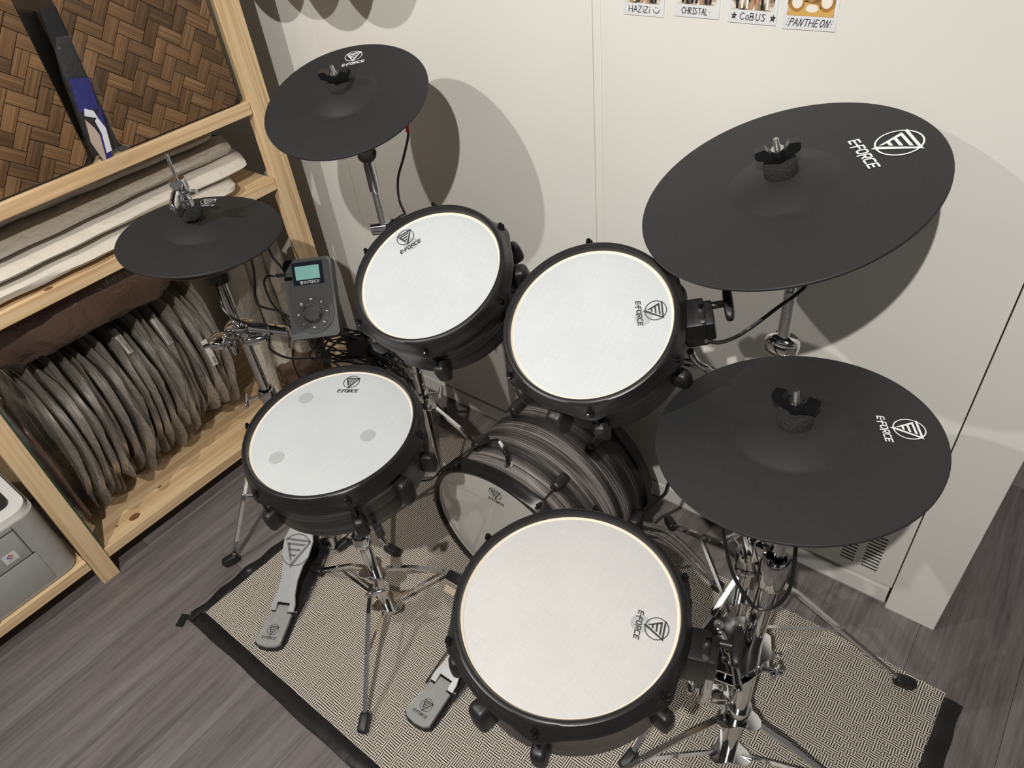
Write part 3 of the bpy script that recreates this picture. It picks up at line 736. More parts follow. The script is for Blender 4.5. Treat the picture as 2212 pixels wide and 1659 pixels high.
def drum(name, label, c, n, Rv, depth, base, logo_ang, headm='mesh_head', mount=None, sensors=(), logo_r=.0152, logo_dist=None, jack=True, wrap='shell_wrap', rodlen=.045, logo_rot=0, cat='drum', both=False, jack_ang=None, knob=True):
    X = frame(c, n); t = thing(name, label, cat, X)
    rs = Rv+.0065
    MB().lathe([(rs-.006, -.012), (rs, -.012), (rs, -depth+.004), (rs-.002, -depth), (rs-.006, -depth)], seg=96).build('shell', wrap, t)
    if not both: MB().lathe([(rs-.004, -depth+.002), (rs-.004, -depth+.0035)], seg=64, cap0=True, cap1=True).build('bottom_cover', 'matt_black', t)
    ringp = [(0.0, 0.0)]+[((Rv-.004)*k/10, .0) for k in range(1, 11)]
    MB().lathe([(.0001, 0), (Rv*.5, 0), (Rv-.0045, 0.0)], seg=96).build('head', headm, t)
    MB().lathe([(Rv-.0045, 0), (Rv-.0025, .0008), (Rv-.0008, .0006), (Rv+.001, -.001)], seg=96).build('head_collar_glow', 'collar_glow_cream', t)  # collar ring; its cream tone paints light glowing through the head edge
    hoop_mesh(Rv, base, .0085).build('hoop', 'hoop_black', t)
    if both:
        o = hoop_mesh(Rv, base, .0085).build('hoop', 'hoop_black', t); o.matrix_basis = M.Translation((0, 0, -depth)) @ M.Rotation(PI, 4, 'X') @ M.Rotation(0, 4, 'Z')
        MB().lathe([(.0001, -depth), (Rv*.5, -depth), (Rv, -depth)], seg=64).build('front_head', 'matt_black', t)
    rr = Rv+.0172
    for k in range(6):
        a = base+60*k; T = M.Rotation(math.radians(a), 4, 'Z')
        for side in ((1, -1) if both else (1,)):
            F = (lambda z: z) if side > 0 else (lambda z: -depth-z)
            rod = MB()
            rod.lathe([(.0001, F(.0062)), (.0034, F(.0062)), (.0034, F(.0005)), (.0056, F(.0000)), (.0056, F(-.0030)), (.0047, F(-.0045)), (.0047, F(-.012))], T @ M.Translation((rr, 0, 0)), 12)
            rod.lathe([(.0024, F(-.010)), (.0024, F(-.020-rodlen))], T @ M.Translation((rr-.0005, 0, 0)), 10)
            rod.build('tension_rod', 'gloss_black', t)
            lg = pod(t, rs-.001, a, F(-.016-rodlen+.008), F(-.016-rodlen-.036), wd=.023, dp=.028)
    if jack:
        ja = jack_ang if jack_ang is not None else logo_ang-120
        pod(t, rs-.001, ja, -.030, -.088, wd=.030, dp=.030, name='jack_housing')
    ld = logo_dist or Rv*.80
    T = M.Rotation(math.radians(logo_ang), 4, 'Z') @ M.Translation((ld, 0, .0011)) @ M.Rotation(-PI/2+logo_rot, 4, 'Z')
    logo(t, T, logo_r, 'print_dark')
    for (a, d, r_) in sensors:
        mb = MB().lathe([(.00001, .0003), (r_, .0003)], M.Translation((d*math.cos(math.radians(a)), d*math.sin(math.radians(a)), 0)), 28)
        mb.build('sensor_mark', 'sensor_grey', t, False)
    if mount is not None:
        Tm = M.Rotation(math.radians(mount), 4, 'Z')
        mp = MB().box((rs+.016, 0, -.050), (.034, .046, .068), Tm, bev=.005)
        mp.box((rs+.036, .0, -.048), (.016, .040, .052), Tm, bev=.004)
        mb_ = mp.build('mount_bracket', 'rubber_black', t)
        k_ = None if not knob else MB().tube((rs+.040, .014, -.030), (rs+.062, .014, -.030), .0055, T=Tm, seg=14).blob((rs+.066, .014, -.030), (.014, .056, .020), 3.5, 20, 12, Tm)
        if k_: k_.build('clamp_knob', 'rubber_black', t)
        MB().lathe([(.0001, -.009), (.0042, -.0092), (.0046, -.012), (.0046, -.03)], Tm @ M.Translation((rs+.029, .004, 0)), 14).build('clamp_bolt', 'chrome', t)
        MB().lathe([(.0001, -.0135), (.0042, -.0140), (.0046, -.016), (.0046, -.03)], Tm @ M.Translation((rs+.029, -.016, 0)), 14).build('rivet', 'steel', t)
    return t, X
snr = drum('snare_drum', 'snare drum with white mesh head and three grey sensor spots, front left', (-.867, .472, .664), (.007, -.082, .997), .147, .100, -33, 119,
           sensors=(), logo_dist=.119)
tm1 = drum('tom_drum', 'small tom with white mesh head below the upper left cymbal pad', (-.762, .674, .904), (.07, -.438, .896), .122, .100, 1.5, 152, mount=152, logo_dist=.097, jack_ang=33, logo_rot=-.05, knob=False)
tm2 = drum('tom_drum', 'small tom with white mesh head beside the large right cymbal pad', (-.477, .708, .890), (.06, -.478, .877), .122, .106, -1, 33, mount=31, logo_dist=.096)
flt = drum('floor_tom', 'largest-looking tom with woven white head in the front centre', (-.331, .420, .653), (.019, -.07, .997), .147, .101, -10.3, 19.5, headm='mesh_head_fine', mount=20, logo_dist=.118)
kck = drum('bass_drum', 'bass drum lying on its side with dark streaky grey shell', (-.712, .698, .2175), (0, -1, 0), .195, .285, 0, 93, headm='film_grey', jack=False, wrap='kick_wrap', rodlen=.046, both=True, logo_dist=.150, logo_r=.0160, logo_rot=-.05)
# snare sensors located by position seen on the head
def on_local(X, p): return X.inverted() @ V(p)
for (px, py) in ((.090, 115), (.098, -8), (.100, -122)):
    pass
for (wx, wy) in ((-.972, .502), (-.800, .462+.035), (-.905, .377)):
    q = on_local(snr[1], (wx, wy, .664))
    MB().lathe([(.00001, .0005), (.0135, .0005)], M.Translation((q.x, q.y, 0)), 28).build('sensor_mark', 'sensor_grey', snr[0], False)
for (t_, X_, a, d) in ((tm1[0], tm1[1], 150, .078), (tm2[0], tm2[1], 28, .078), (flt[0], flt[1], 21, .096)):
    MB().lathe([(.00001, .0005), (.0125, .0005)], M.Translation((d*math.cos(math.radians(a)), d*math.sin(math.radians(a)), 0)), 28).build('sensor_mark', 'sensor_grey', t_, False)
# bass drum jack with plug, and spur
kt = kck[0]
MB().lathe([(.0030, .198), (.0095, .2015), (.0095, .2045), (.006, .2055), (.003, .2055)], M.Translation((-.712, .741, .2175)) @ M.Rotation(PI/2-PI/2, 4, 'Y') @ M.Identity(4), 24).build('jack_socket', 'steel', kt, world=True)
sp = MB().sweep([(-.508, .905, .215), (-.485, .915, .200), (-.450, .957, .155), (-.387, .983, .075), (-.325, .983, .022)], .0052, 10)
sp.sweep([(-.512, .893, .198), (-.489, .903, .184), (-.455, .945, .138), (-.392, .972, .062), (-.327, .975, .020)], .0040, 10)
sp.build('spur', 'chrome', kt, world=True)
MB().blob((-.322, .980, .014), (.028, .026, .026), 3).build('spur_foot', 'rubber_black', kt, world=True)
# small cradle feet holding the bass drum
for sx_ in (-1, 1):
    MB().box((-.712+sx_*.07, .86, .008), (.03, .10, .014), bev=.003).build('cradle_foot', 'rubber_black', kt, world=True)

# ================================================================== STANDS
def tripod(t, base, hub_z, low_z, feet, r=.009, style='double'):
    bx, by = base
    for (fx, fy) in feet:
        d = V((fx-bx, fy-by, 0)); dn = d.normalized()
        leg = MB()
        p0 = V((bx, by, hub_z))+dn*.028; knee = V((bx, by, hub_z*.84))+dn*(.028+d.length*.22)
        p1 = V((fx, fy, .024))
        for (a, b) in ((p0, knee), (knee, p1)):
            leg.bar(a, b, .0080, .0026); leg.bar(a+V((0, 0, -.0035))+dn.cross(V((0, 0, 1)))*.0036, b+V((0, 0, -.0035))+dn.cross(V((0, 0, 1)))*.0036, .0016, .008); leg.bar(a+V((0, 0, -.0035))-dn.cross(V((0, 0, 1)))*.0036, b+V((0, 0, -.0035))-dn.cross(V((0, 0, 1)))*.0036, .0016, .008)
        o = leg.build('leg', 'chrome', t, world=True)
        mid = knee.lerp(p1, .40); q0 = V((bx, by, low_z))+dn*.022
        br = MB().bar(q0, mid+V((0, 0, -.004)), .0065, .0020).bar(q0+V((0, 0, -.003)), mid+V((0, 0, -.007)), .002, .006)
        br.blob(mid, (.009, .014, .009), 2, 10, 8)
        br.build('brace', 'chrome', t, world=True)
        f = MB(); rot = V((dn.x, dn.y, -.25)).to_track_quat('X', 'Z').to_matrix()
        f.blob(p1+dn*.008+V((0, 0, -.003)), (.042, .022, .024), 4.5, 16, 10, rot=rot)
        f.build('rubber_foot', 'rubber_black', o, world=True) if False else None
        fo = MB().blob(p1+dn*.008+V((0, 0, -.006)), (.044, .022, .024), 4.5, 16, 10, rot=rot)
        WM[o.name] = WM[t.name]
        fo.build('rubber_foot', 'rubber_black', o, world=True)
def collar(t, p, r=.020, h=.020, wing=None, name='collar'):
    p = V(p)
    mb = MB().lathe([(r*.75, -h/2), (r, -h/2), (r*1.06, -h*.3), (r*1.06, h*.3), (r, h/2), (r*.75, h/2)], M.Translation(p), 28)
    o = mb.build(name, 'chrome', t, world=True)
    if wing:
        d = V((math.cos(math.radians(wing)), math.sin(math.radians(wing)), 0)); e = V((0, 0, 1)).cross(d)
        wb_ = MB().tube(p+d*r*.9, p+d*(r+.026), .0042, seg=12).blob(p+d*(r+.029), (.010, .052, .018), 3, 16, 10, rot=M((d, e, V((0, 0, 1)))).transposed())
        WM[o.name] = WM[t.name]
        wb_.build('wing_screw', 'chrome', o, world=True)
    return o
def hubplate(t, p, r=.030, h=.004):
    pts = []
    for k in range(24):
        a = 2*PI*k/24; rr = r*(1+.28*math.cos(3*a)); pts.append((rr*math.cos(a), rr*math.sin(a)))
    return MB().prism(pts, -h/2, h/2, M.Translation(V(p))).build('hub_plate', 'chrome', t, False, True)
def pole(t, p0, p1, r, m='chrome', name='tube'):
    return MB().tube(p0, p1, r, seg=28).build(name, m, t, world=True)

# --- left boom stand (upper left cymbal pad, left tom)
bA = (-1.075, .85)
st = thing('cymbal_stand', 'chrome double-braced stand at back left holding the upper left cymbal pad and tom', 'stand', loc=(*bA, 0))
pole(st, (*bA, .03), (*bA, .44), .0125); pole(st, (*bA, .40), (*bA, .74), .0108)
collar(st, (*bA, .365), .0175, .018, 35); collar(st, (*bA, .70), .0155, .03, 200)
hubplate(st, (*bA, .335)); hubplate(st, (*bA, .075))
rad = .30
tripod(st, bA, .335, .075, [(bA[0]+rad*math.cos(math.radians(a)), bA[1]+rad*math.sin(math.radians(a))) for a in (12, 132, 252)])
pole(st, (*bA, .73), (-1.076, .853, .812), .0078)
MB().tube((-1.098, .842, .818), (-1.054, .868, .824), .0135, seg=24).build('ratchet', 'chrome', st, world=True)
pole(st, (-1.076, .855, .820), (-1.076, .854, .900), .0085, 'knurl', 'knurled_tube')
pole(st, (-1.076, .854, .895), (-1.075, .852, .960), .0072); pole(st, (-1.0755, .853, .905), (-1.075, .852, .965), .0110)
tl = MB(); tq = M.Translation((-1.074, .850, .984)) @ M.Rotation(math.radians(62), 4, 'Z') @ M.Rotation(PI/2, 4, 'X')
tl.lathe([(.0001, -.012), (.0175, -.012), (.0190, -.009), (.0190, .009), (.0175, .012), (.0001, .012)], tq, 32); tl.lathe([(.0001, .012), (.009, .012), (.009, .016), (.0001, .016)], tq, 20); tl.lathe([(.0001, -.016), (.009, -.016), (.009, -.012)], tq, 20)
tl.build('tilter', 'chrome', st, world=True)
nA = V((.136, -.321, 1)).normalized(); pole(st, (-1.076, .851, .984), V((-1.101, .854, 1.080))+nA*.028, .0042, 'steel', 'cymbal_rod')
ar = MB().sweep([(-1.070, .845, .66), (-1.02, .80, .735), (-.955, .76, .79), (-.915, .742, .835), (-.905, .735, .87)], .0055, 12); ar.build('tom_arm', 'chrome', st, world=True)

# --- right back stand (large cymbal pad + right tom)
bC = (-.234, .860)
st = thing('cymbal_stand', 'chrome stand at back right holding the large cymbal pad, mostly hidden behind the lower pad', 'stand', loc=(*bC, 0))
pole(st, (*bC, .03), (*bC, .40), .0135); pole(st, (*bC, .38), (*bC, .50), .0100)
collar(st, (*bC, .335), .0225, .030, 150); collar(st, (*bC, .30), .020, .014); hubplate(st, (*bC, .21)); hubplate(st, (*bC, .10))
tripod(st, bC, .30, .10, [(.081, .977), (-.493, 1.075), (-.29, .53)])
ck = MB().box((-.222, .842, .385), (.036, .044, .030), rot=M.Rotation(.6, 3, 'Z'), bev=.005).bar((-.222, .842, .392), (-.170, .730, .47), .018, .024, bev=.004)
ck.build('cross_clamp', 'chrome', st, world=True)
pole(st, (*bC, .48), (-.266, .932, .772), .0085)
ct = MB().blob((-.266, .932, .785), (.054, .036, .042), 2.6, 24, 16); ct.build('ratchet', 'chrome', st, world=True)
pole(st, (-.266, .932, .795), (-.268, .934, .885), .0095, 'knurl', 'knurled_tube'); pole(st, (-.268, .934, .88), (-.280, .937, .985), .0075)
nC = V((-.189, -.257, .948)).normalized(); tl = MB().blob((-.283, .938, .995), (.03, .03, .03), 2.6); tl.build('tilter', 'chrome', st, world=True)
pole(st, (-.285, .938, .995), V((-.303, .935, 1.040))+nC*.030, .0042, 'steel', 'cymbal_rod')
ar = MB().sweep([(-.236, .862, .46), (-.275, .845, .60), (-.318, .826, .760), (-.331, .812, .790), (-.345, .795, .812), (-.350, .780, .84)], .0058, 12); ar.build('tom_arm', 'chrome', st, world=True)

# --- right front stand (lower cymbal pad + floor tom)
bD = (-.140, .643)
st = thing('cymbal_stand', 'thick chrome stand at front right with multi-clamp plates, carrying the lower pad and front tom', 'stand', loc=(*bD, 0))
pole(st, (*bD, .028), (*bD, .22), .0140); pole(st, (*bD, .20), (*bD, .375), .0155)
collar(st, (*bD, .215), .0205, .020); hubplate(st, (*bD, .190), .034); hubplate(st, (*bD, .040), .034)
MB().box((-.176, .640, .225), (.030, .030, .020), rot=M.Rotation(.5, 3, 'Z'), bev=.003).tube((-.19, .632, .235), (-.215, .618, .242), .004, seg=12).blob((-.222, .614, .244), (.014, .030, .016), 3, 16, 10, rot=M.Rotation(.5, 3, 'Z')).build('height_clamp', 'chrome', st, world=True)
tripod(st, bD, .190, .040, [(-.333, .413), (.155, .690), (-.285, .895)])
# clamp plates
pl = [(-.220, .672), (-.178, .702), (-.128, .692), (-.112, .658), (-.138, .598), (-.195, .585), (-.226, .622)]
for zz in (.362, .392):
    MB().prism(pl, zz-.0018, zz+.0018).build('clamp_plate', 'chrome', st, False, True)
for (px_, py_) in ((-.206, .664), (-.177, .680)):
    MB().lathe([(.0026, .394), (.0085, .394), (.0085, .3955), (.0026, .396), (.0026, .3945)], M.Translation((px_, py_, 0)), 20).build('rivet', 'steel', st, world=True)
for (px_, py_) in ((-.152, .690), (-.108, .662)):
    MB().box((px_, py_, .3946), (.012, .007, .0016), rot=M.Rotation(.7, 3, 'Z'), bev=.0005).build('plate_slot', 'steel', st, world=True)
wg = MB().sweep([(-.190, .640, .402), (-.172, .625, .410), (-.150, .600, .408), (-.135, .580, .402)], .0062, 10).blob((-.168, .622, .410), (.022, .018, .012), 2.4).blob((-.190, .643, .401), (.024, .012, .008), 2.4, rot=M.Rotation(-.7, 3, 'Z')).blob((-.137, .583, .402), (.028, .014, .008), 2.4, rot=M.Rotation(-.8, 3, 'Z')).tube((-.168, .622, .36), (-.168, .622, .408), .0045)
wg.build('wing_screw', 'chrome', st, world=True)
MB().tube((-.118, .640, .377), (-.090, .652, .377), .0045).blob((-.100, .648, .377), (.010, .030, .016), 3).build('wing_screw', 'chrome', st, world=True)
pole(st, (-.150, .664, .350), (-.146, .688, .585), .0155)
MB().lathe([(.0150, 0), (.0205, 0), (.0215, .004), (.0215, .052), (.0195, .058), (.0150, .058)], M.Translation((-.147, .684, .540)) @ M.Rotation(-.08, 4, 'X'), 36).build('tube_sleeve', 'chrome', st, world=True)
MB().box((-.160, .712, .602), (.030, .030, .026), bev=.006).box((-.172, .700, .580), (.02, .024, .045), bev=.004).build('sleeve_clamp', 'chrome', st, world=True)
tl = MB(); tq = M.Translation((-.150, .704, .650)) @ M.Rotation(math.radians(20), 4, 'Z') @ M.Rotation(PI/2, 4, 'X')
tl.lathe([(.0001, -.014), (.020, -.014), (.023, -.010), (.023, .010), (.020, .014), (.0001, .014)], tq, 32)
tl.build('ratchet', 'chrome', st, world=True)
pole(st, (-.146, .690, .585), (-.149, .700, .655), .0095)
nD = V((-.109, -.018, .994)).normalized(); pole(st, (-.152, .704, .655), (-.160, .712, .775), .0080); pole(st, (-.158, .712, .770), V((-.167, .713, .817))+nD*.030, .0042, 'steel', 'cymbal_rod')
ar = MB().sweep([(-.178, .600, .377), (-.178, .560, .395), (-.165, .510, .44), (-.153, .490, .50), (-.151, .487, .57)], .0058, 12); ar.build('tom_arm', 'chrome', st, world=True)

# --- snare stand
bS = (-.905, .474)
st = thing('snare_stand', 'chrome three-legged basket stand under the snare drum', 'stand', loc=(*bS, 0))
pole(st, (*bS, .055), (*bS, .30), .0125); pole(st, (*bS, .28), (-.898, .474, .47), .0105)
collar(st, (*bS, .325), .0185, .030); collar(st, (*bS, .195), .018, .018, 320); hubplate(st, (*bS, .215), .026); hubplate(st, (*bS, .085), .026)
tripod(st, bS, .205, .085, [(-1.156, .465), (-.783, .272), (-.790, .690)])
MB().box((-.895, .474, .480), (.03, .03, .03), bev=.006).build('basket_hub', 'chrome', st, world=True)
cS, nS = V((-.867, .472, .664)), V((.007, -.082, .997)).normalized()
for a in (95, 215, 335):
    q = snr[1] @ V((.166*math.cos(math.radians(a)), .166*math.sin(math.radians(a)), -.112)); q2 = snr[1] @ V((.171*math.cos(math.radians(a)), .171*math.sin(math.radians(a)), -.085))
    MB().sweep([(-.895, .474, .49), V((-.895, .474, .49)).lerp(q, .5)+V((0, 0, -.012)), q], .0050, 10).build('basket_arm', 'chrome', st, world=True)
    MB().sweep([q+V((0, 0, -.002)), q.lerp(q2, .5), q2], .0078, 10).build('rubber_grip', 'rubber_black', st, world=True)

# --- hi-hat stand
bH = (-1.27, .57)
st = thing('hi_hat_stand', 'chrome hi-hat stand at the left with a thin pull rod rising through its pad', 'stand', loc=(*bH, 0))
pole(st, (*bH, .05), (*bH, .47), .0125); pole(st, (*bH, .45), (*bH, .845), .0105); pole(st, (*bH, .84), (*bH, 1.055), .0032, 'chrome', 'pull_rod')
collar(st, (*bH, .485), .0185, .034, 235); hubplate(st, (*bH, .30), .026)
tripod(st, bH, .42, .14, [(-1.381, .361), (-1.054, .615), (-1.36, .79)])
MB().box((*bH, .045), (.05, .05, .04), bev=.006).build('base_block', 'rubber_black', st, world=True)
MB().lathe([(.010, .790), (.021, .790), (.023, .796), (.024, .826), (.045, .838), (.070, .848), (.100, .854), (.106, .860), (.104, .870), (.085, .880), (.02, .888)], M.Translation((*bH, 0)), 48).build('lower_cup', 'rubber_black', st, world=True)
MB().lathe([(.0035, .933), (.0200, .933), (.0215, .936), (.0215, .948), (.0190, .952), (.0035, .952)], M.Translation((*bH, 0)), 30).build('felt_washer', 'felt', st, world=True)
cl = MB().lathe([(.0035, .952), (.0125, .952), (.0130, .956), (.0120, .964), (.0125, .970), (.0090, .974), (.0095, .984), (.0150, .986), (.0155, .990), (.0150, 1.004), (.0135, 1.008), (.0035, 1.008)], M.Translation((*bH, 0)), 28)
cl.build('clutch', 'chrome', st, world=True)
MB().blob((bH[0]+.012, bH[1]-.022, .978), (.016, .050, .024), 2.6, rot=M.Rotation(.6, 3, 'Z') @ M.Rotation(.5, 3, 'X')).tube((*bH, .982), (bH[0]+.030, bH[1]+.012, .985), .004).build('clutch_screw', 'chrome', st, world=True)
# clamp with arm to the sound module
ca = MB().box((bH[0], bH[1], .672), (.050, .042, .030), rot=M.Rotation(.5, 3, 'Z'), bev=.008).blob((bH[0]-.008, bH[1]-.048, .668), (.04, .05, .026), 2.6, 18, 12, rot=M.Rotation(.7, 3, 'Z')).box((bH[0]+.012, bH[1]-.035, .650), (.020, .016, .030), bev=.003).blob((bH[0]+.03, bH[1]+.012, .650), (.06, .03, .022), 2.8, rot=M.Rotation(.9, 3, 'Z'))
ca.tube((bH[0], bH[1]-.03, .668), (bH[0]-.012, bH[1]-.082, .672), .0045)
ca.build('pole_clamp', 'chrome', st, world=True)
MB().tube((bH[0]+.012, bH[1]+.010, .676), (-1.165, .640, .655), .0125, seg=24).build('module_arm', 'chrome', st, world=True)
MB().blob((-1.172, .632, .660), (.036, .026, .036), 2.6).box((-1.178, .622, .634), (.012, .008, .034), rot=M.Rotation(.5, 3, 'Y'), bev=.003).build('arm_clamp', 'chrome', st, world=True)

# --- footpedals
def pedal(heel, tip, h_tip, label, big_emblem, name='foot_pedal'):
    hx, hy = heel; d = V((tip[0]-hx, tip[1]-hy, 0)); Ln = d.length; ang = math.atan2(d.y, d.x)
    X = M.Translation((hx, hy, .0045)) @ M.Rotation(ang, 4, 'Z')
    t = thing(name, label, 'pedal', X)
    MB().prism([(-.002, -.034), (.012, -.038), (.11, -.036), (Ln, -.040), (Ln, .040), (.11, .036), (.012, .038), (-.002, .034)], .000, .004).build('base_plate', 'matt_black', t, False)
    # heel block
    hp_ = [(-.012, 0), (-.009, .020), (-.001, .030), (.070, .0255), (.075, .0255), (.075, .014), (.096, .014), (.096, -.014), (.075, -.014), (.075, -.0255), (.070, -.0255), (-.001, -.030), (-.009, -.020)]
    MB().prism([(x_*1.0+.0, y_*1.08) for x_, y_ in hp_], .003, .021).build('heel_plate', 'cast_steel', t, False)
    MB().prism([(x_-.002, y_*1.16) for x_, y_ in hp_ if x_ < .08], .000, .013).build('heel_base', 'matt_black', t, False)
    # footboard rises from the hinge
    a = math.atan2(h_tip-.022, Ln-.085)
    F = M.Translation((.080, 0, .021)) @ M.Rotation(-a, 4, 'Y')
    q = (Ln-.08)/math.cos(a)
    fb = [(-.0, .030), (.018, .030), (.040, .0235), (.075, .0215), (.110, .0265), (q*.62, .0350), (q*.80, .0385), (q*.93, .0300), (q, .0180)]
    outl = [(x_, y_) for x_, y_ in fb]+[(x_, -y_) for x_, y_ in fb[::-1]]
    notch = [(0, -.0165), (.020, -.0165), (.020, .0165), (0, .0165)]
    MB().prism(outl+notch, -.004, .0015, F).build('footboard', 'cast_plate', t, False)
    MB().tube((.086, -.034, .012), (.086, .034, .012), .0032, seg=12).build('hinge_pin', 'steel', t)
    T = M.Translation((.030, 0, .0214)) @ M.Rotation(-PI/2, 4, 'Z')
    logo(t, T, .0135, 'print_dark', name='emblem_small')
    if big_emblem:
        o = logo(t, F @ M.Translation((q*.685, 0, .0021)) @ M.Rotation(-PI/2, 4, 'Z'), .0390, 'emblem_grey', text=False, name='emblem_large')
        # keep the print inside the footboard edges
        bmx = bmesh.new(); bmx.from_mesh(o.data)
        for s_ in (1, -1):
            geom = bmx.verts[:]+bmx.edges[:]+bmx.faces[:]
            bmesh.ops.bisect_plane(bmx, geom=geom, plane_co=(0, s_*.0335, 0), plane_no=(0, s_, 0), clear_outer=True)
        bmx.to_mesh(o.data); bmx.free()
    for sg in ((-1,) if big_emblem else (-1, 1)):
        MB().sweep([(.070, sg*.040, .008), (Ln*.5, sg*.044, .010), (Ln+.02, sg*.040, .012)], .0024, 8).build('frame_rod', 'chrome', t)
    return t, X, F, q
p1 = pedal((-1.104, .262), (-1.226, .505), .115, 'hi-hat foot pedal with large triangle emblem, under the snare drum', True)
Xp = p1[1]
MB().tube((.262, -.03, .10), (.262, .03, .10), .006, seg=14).box((.27, -.055, .062), (.03, .03, .05), bev=.006).build('linkage', 'chrome', p1[0])
MB().box((.275, 0, .03), (.02, .08, .055), bev=.004).build('frame_block', 'matt_black', p1[0])
p2 = pedal((-.690, .338), (-.705, .655), .095, 'bass drum foot pedal of brushed metal partly under the front tom', False)
MB().box((.300, .040, .055), (.020, .012, .110), bev=.003).box((.300, -.040, .055), (.020, .012, .110), bev=.003).build('side_frame', 'matt_black', p2[0])
MB().tube((.300, -.05, .108), (.300, .05, .108), .005, seg=14).build('axle', 'chrome', p2[0])
MB().tube((.300, .0, .108), (.232, .030, .205), .003, seg=10).build('beater_shaft', 'chrome', p2[0])
MB().box((.226, .034, .208), (.022, .040, .046), rot=M.Rotation(-.5, 3, 'Y'), bev=.005).build('beater', 'rubber_black', p2[0])
MB().box((.212, .048, .172), (.016, .030, .020), rot=M.Rotation(-.5, 3, 'Y'), bev=.004).build('beater_felt', 'felt_beige', p2[0])

# ------------------------------------------------------------------ sound module
mr = ((0.746, -0.425, 0.513), (0.666, 0.465, -0.584), (0.01, 0.777, 0.63))
X = M(mr).to_4x4(); X.translation = V((-1.149, .683, .724))
md = thing('sound_module', 'dark handheld-looking drum sound module with teal screen and round dial', 'electronic module', X)
def rr_prism(w_, h_, r, z0, z1, n=6, cut=0):
    pts = []
    for (cx, cy, a0) in ((w_/2-r, h_/2-r, 0), (-w_/2+r, h_/2-r, 90), (-w_/2+r, -h_/2+r, 180), (w_/2-r, -h_/2+r, 270)):
        for k in range(n+1):
            a = math.radians(a0+90*k/n); pts.append((cx+r*math.cos(a), cy+r*math.sin(a)))
    return MB().prism(pts, z0, z1)
rr_prism(.100, .165, .010, -.034, -.003).build('case', 'module_shell', md)
pts = [(-.040, .066), (-.033, .078), (.040, .078), (.044, .074), (.044, -.030)]
for k in range(13): a = -PI*k/12; pts.append((.044*math.cos(a), -.032+.044*math.sin(a)*.95))
pts += [(-.044, .060)]
MB().prism(pts, -.004, -.0005).build('face', 'module_face', md, False)
MB().prism([(-.0315, .0745), (.0325, .0745), (.0325, .0275), (-.0315, .0275)], -.001, .0008).build('screen_bezel', 'screen_bezel', md, False)
MB().prism([(-.0250, .0665), (.0250, .0665), (.0250, .0385), (-.0250, .0385)], .0004, .0011).build('screen', 'lcd', md, False)
logo(md, M.Translation((-.0140, .0327, .0011)), .0034, 'print_white', text=False, name='logo_print')
mb = MB(); text_strokes(mb, M.Translation((.0075, .0327, .0011)), .031, 0, 0, .0046, .0008); mb.build('logo_text', 'print_white', md, False)
dk = M.Translation((0, -.032, 0))
MB().lathe([(.016, -.001), (.0205, -.001), (.0205, .006), (.0190, .0085), (.0172, .0080), (.0165, .004)], dk, 40).build('dial_ring', 'chrome', md)
MB().lathe([(.0001, .0072), (.010, .0074), (.0160, .0070), (.0172, .0058), (.0172, 0)], dk, 40).build('dial', 'module_face', md)
ICON = [[(-.5, .2), (.5, .2), (.5, -.2), (-.5, -.2), (-.5, .2)], [(-.4, .4), (.4, .4), (.4, -.4), (-.4, -.4), (-.4, .4)], [(-.4, -.4), (0, .4), (.4, -.4)], [(-.2, 0), (.2, 0)], [(.4, 0), (-.4, 0), (-.1, .3)], [(-.4, .3), (.4, .3), (.4, -.3)], [(-.4, .3), (.4, .3)], [(-.3, -.3), (.3, .3), (-.3, .3)]]
for k in range(8):
    a0 = 90+45*k; mb = MB(); vs = []; fs = []; nn = 6
    for q in range(nn+1):
        a = math.radians(a0-19+38*q/nn)
        for (r_, z_) in ((.0245, -.001), (.0245, .0009), (.0345, .0009), (.0345, -.001)): vs.append((r_*math.cos(a), r_*math.sin(a), z_))
    for q in range(nn):
        for j in range(3): fs.append((4*q+j, 4*(q+1)+j, 4*(q+1)+j+1, 4*q+j+1))
    fs += [(0, 1, 2, 3), (4*nn, 4*nn+1, 4*nn+2, 4*nn+3)]
    bt = mb.add(vs, fs, dk).build('button', 'matt_black', md, False)
    a = math.radians(a0); ic = MB().stroke([(x_*.0045, y_*.0045) for x_, y_ in ICON[k]], .0009, .0012, dk @ M.Translation((.0296*math.cos(a), .0296*math.sin(a), 0)))
    ic.build('icon', 'print_white', bt, False)
MB().tube((-.048, -.046, -.012), (-.066, -.043, -.012), .0028, seg=12).build('plug', 'cable_black', md)

# ------------------------------------------------------------------ cables
def cable(pts, r, label, name='cable', m='cable_black', extra=None):
    t = thing(name, label, 'cable', loc=pts[0]); MB().sweep(pts, r, 8).build('cord', m, t, world=True)
    for (nm, a, b, rr, mm) in (extra or []): MB().tube(a, b, rr, seg=14).build(nm, mm, t, world=True)
    return t
cable([(-1.003, .905, 1.036), (-1.018, .915, 1.002), (-1.056, .926, .947), (-1.076, .918, .902), (-1.076, .909, .859), (-1.044, .89, .839), (-1.03, .88, .80)], .0026,
      'black cable with red sleeve hanging from the upper left cymbal pad', extra=[('plug_sleeve', (-.999, .902, 1.042), (-1.013, .912, 1.012), .0042, 'cable_red')])
cable([(-.238, .932, .955), (-.246, .93, .908), (-.253, .92, .893), (-.27, .89, .879), (-.289, .86, .86), (-.307, .84, .844), (-.315, .8, .857), (-.321, .765, .880)], .0030,
      'black cable from under the large cymbal pad to the tom bracket')
cable([(-.226, .665, .72), (-.222, .66, .646), (-.214, .66, .608), (-.197, .655, .563), (-.176, .660, .519), (-.151, .662, .495), (-.127, .675, .510), (-.119, .69, .545), (-.128, .71, .600), (-.140, .72, .66)], .0030,
      'black cable looping round the tube below the lower right cymbal pad')
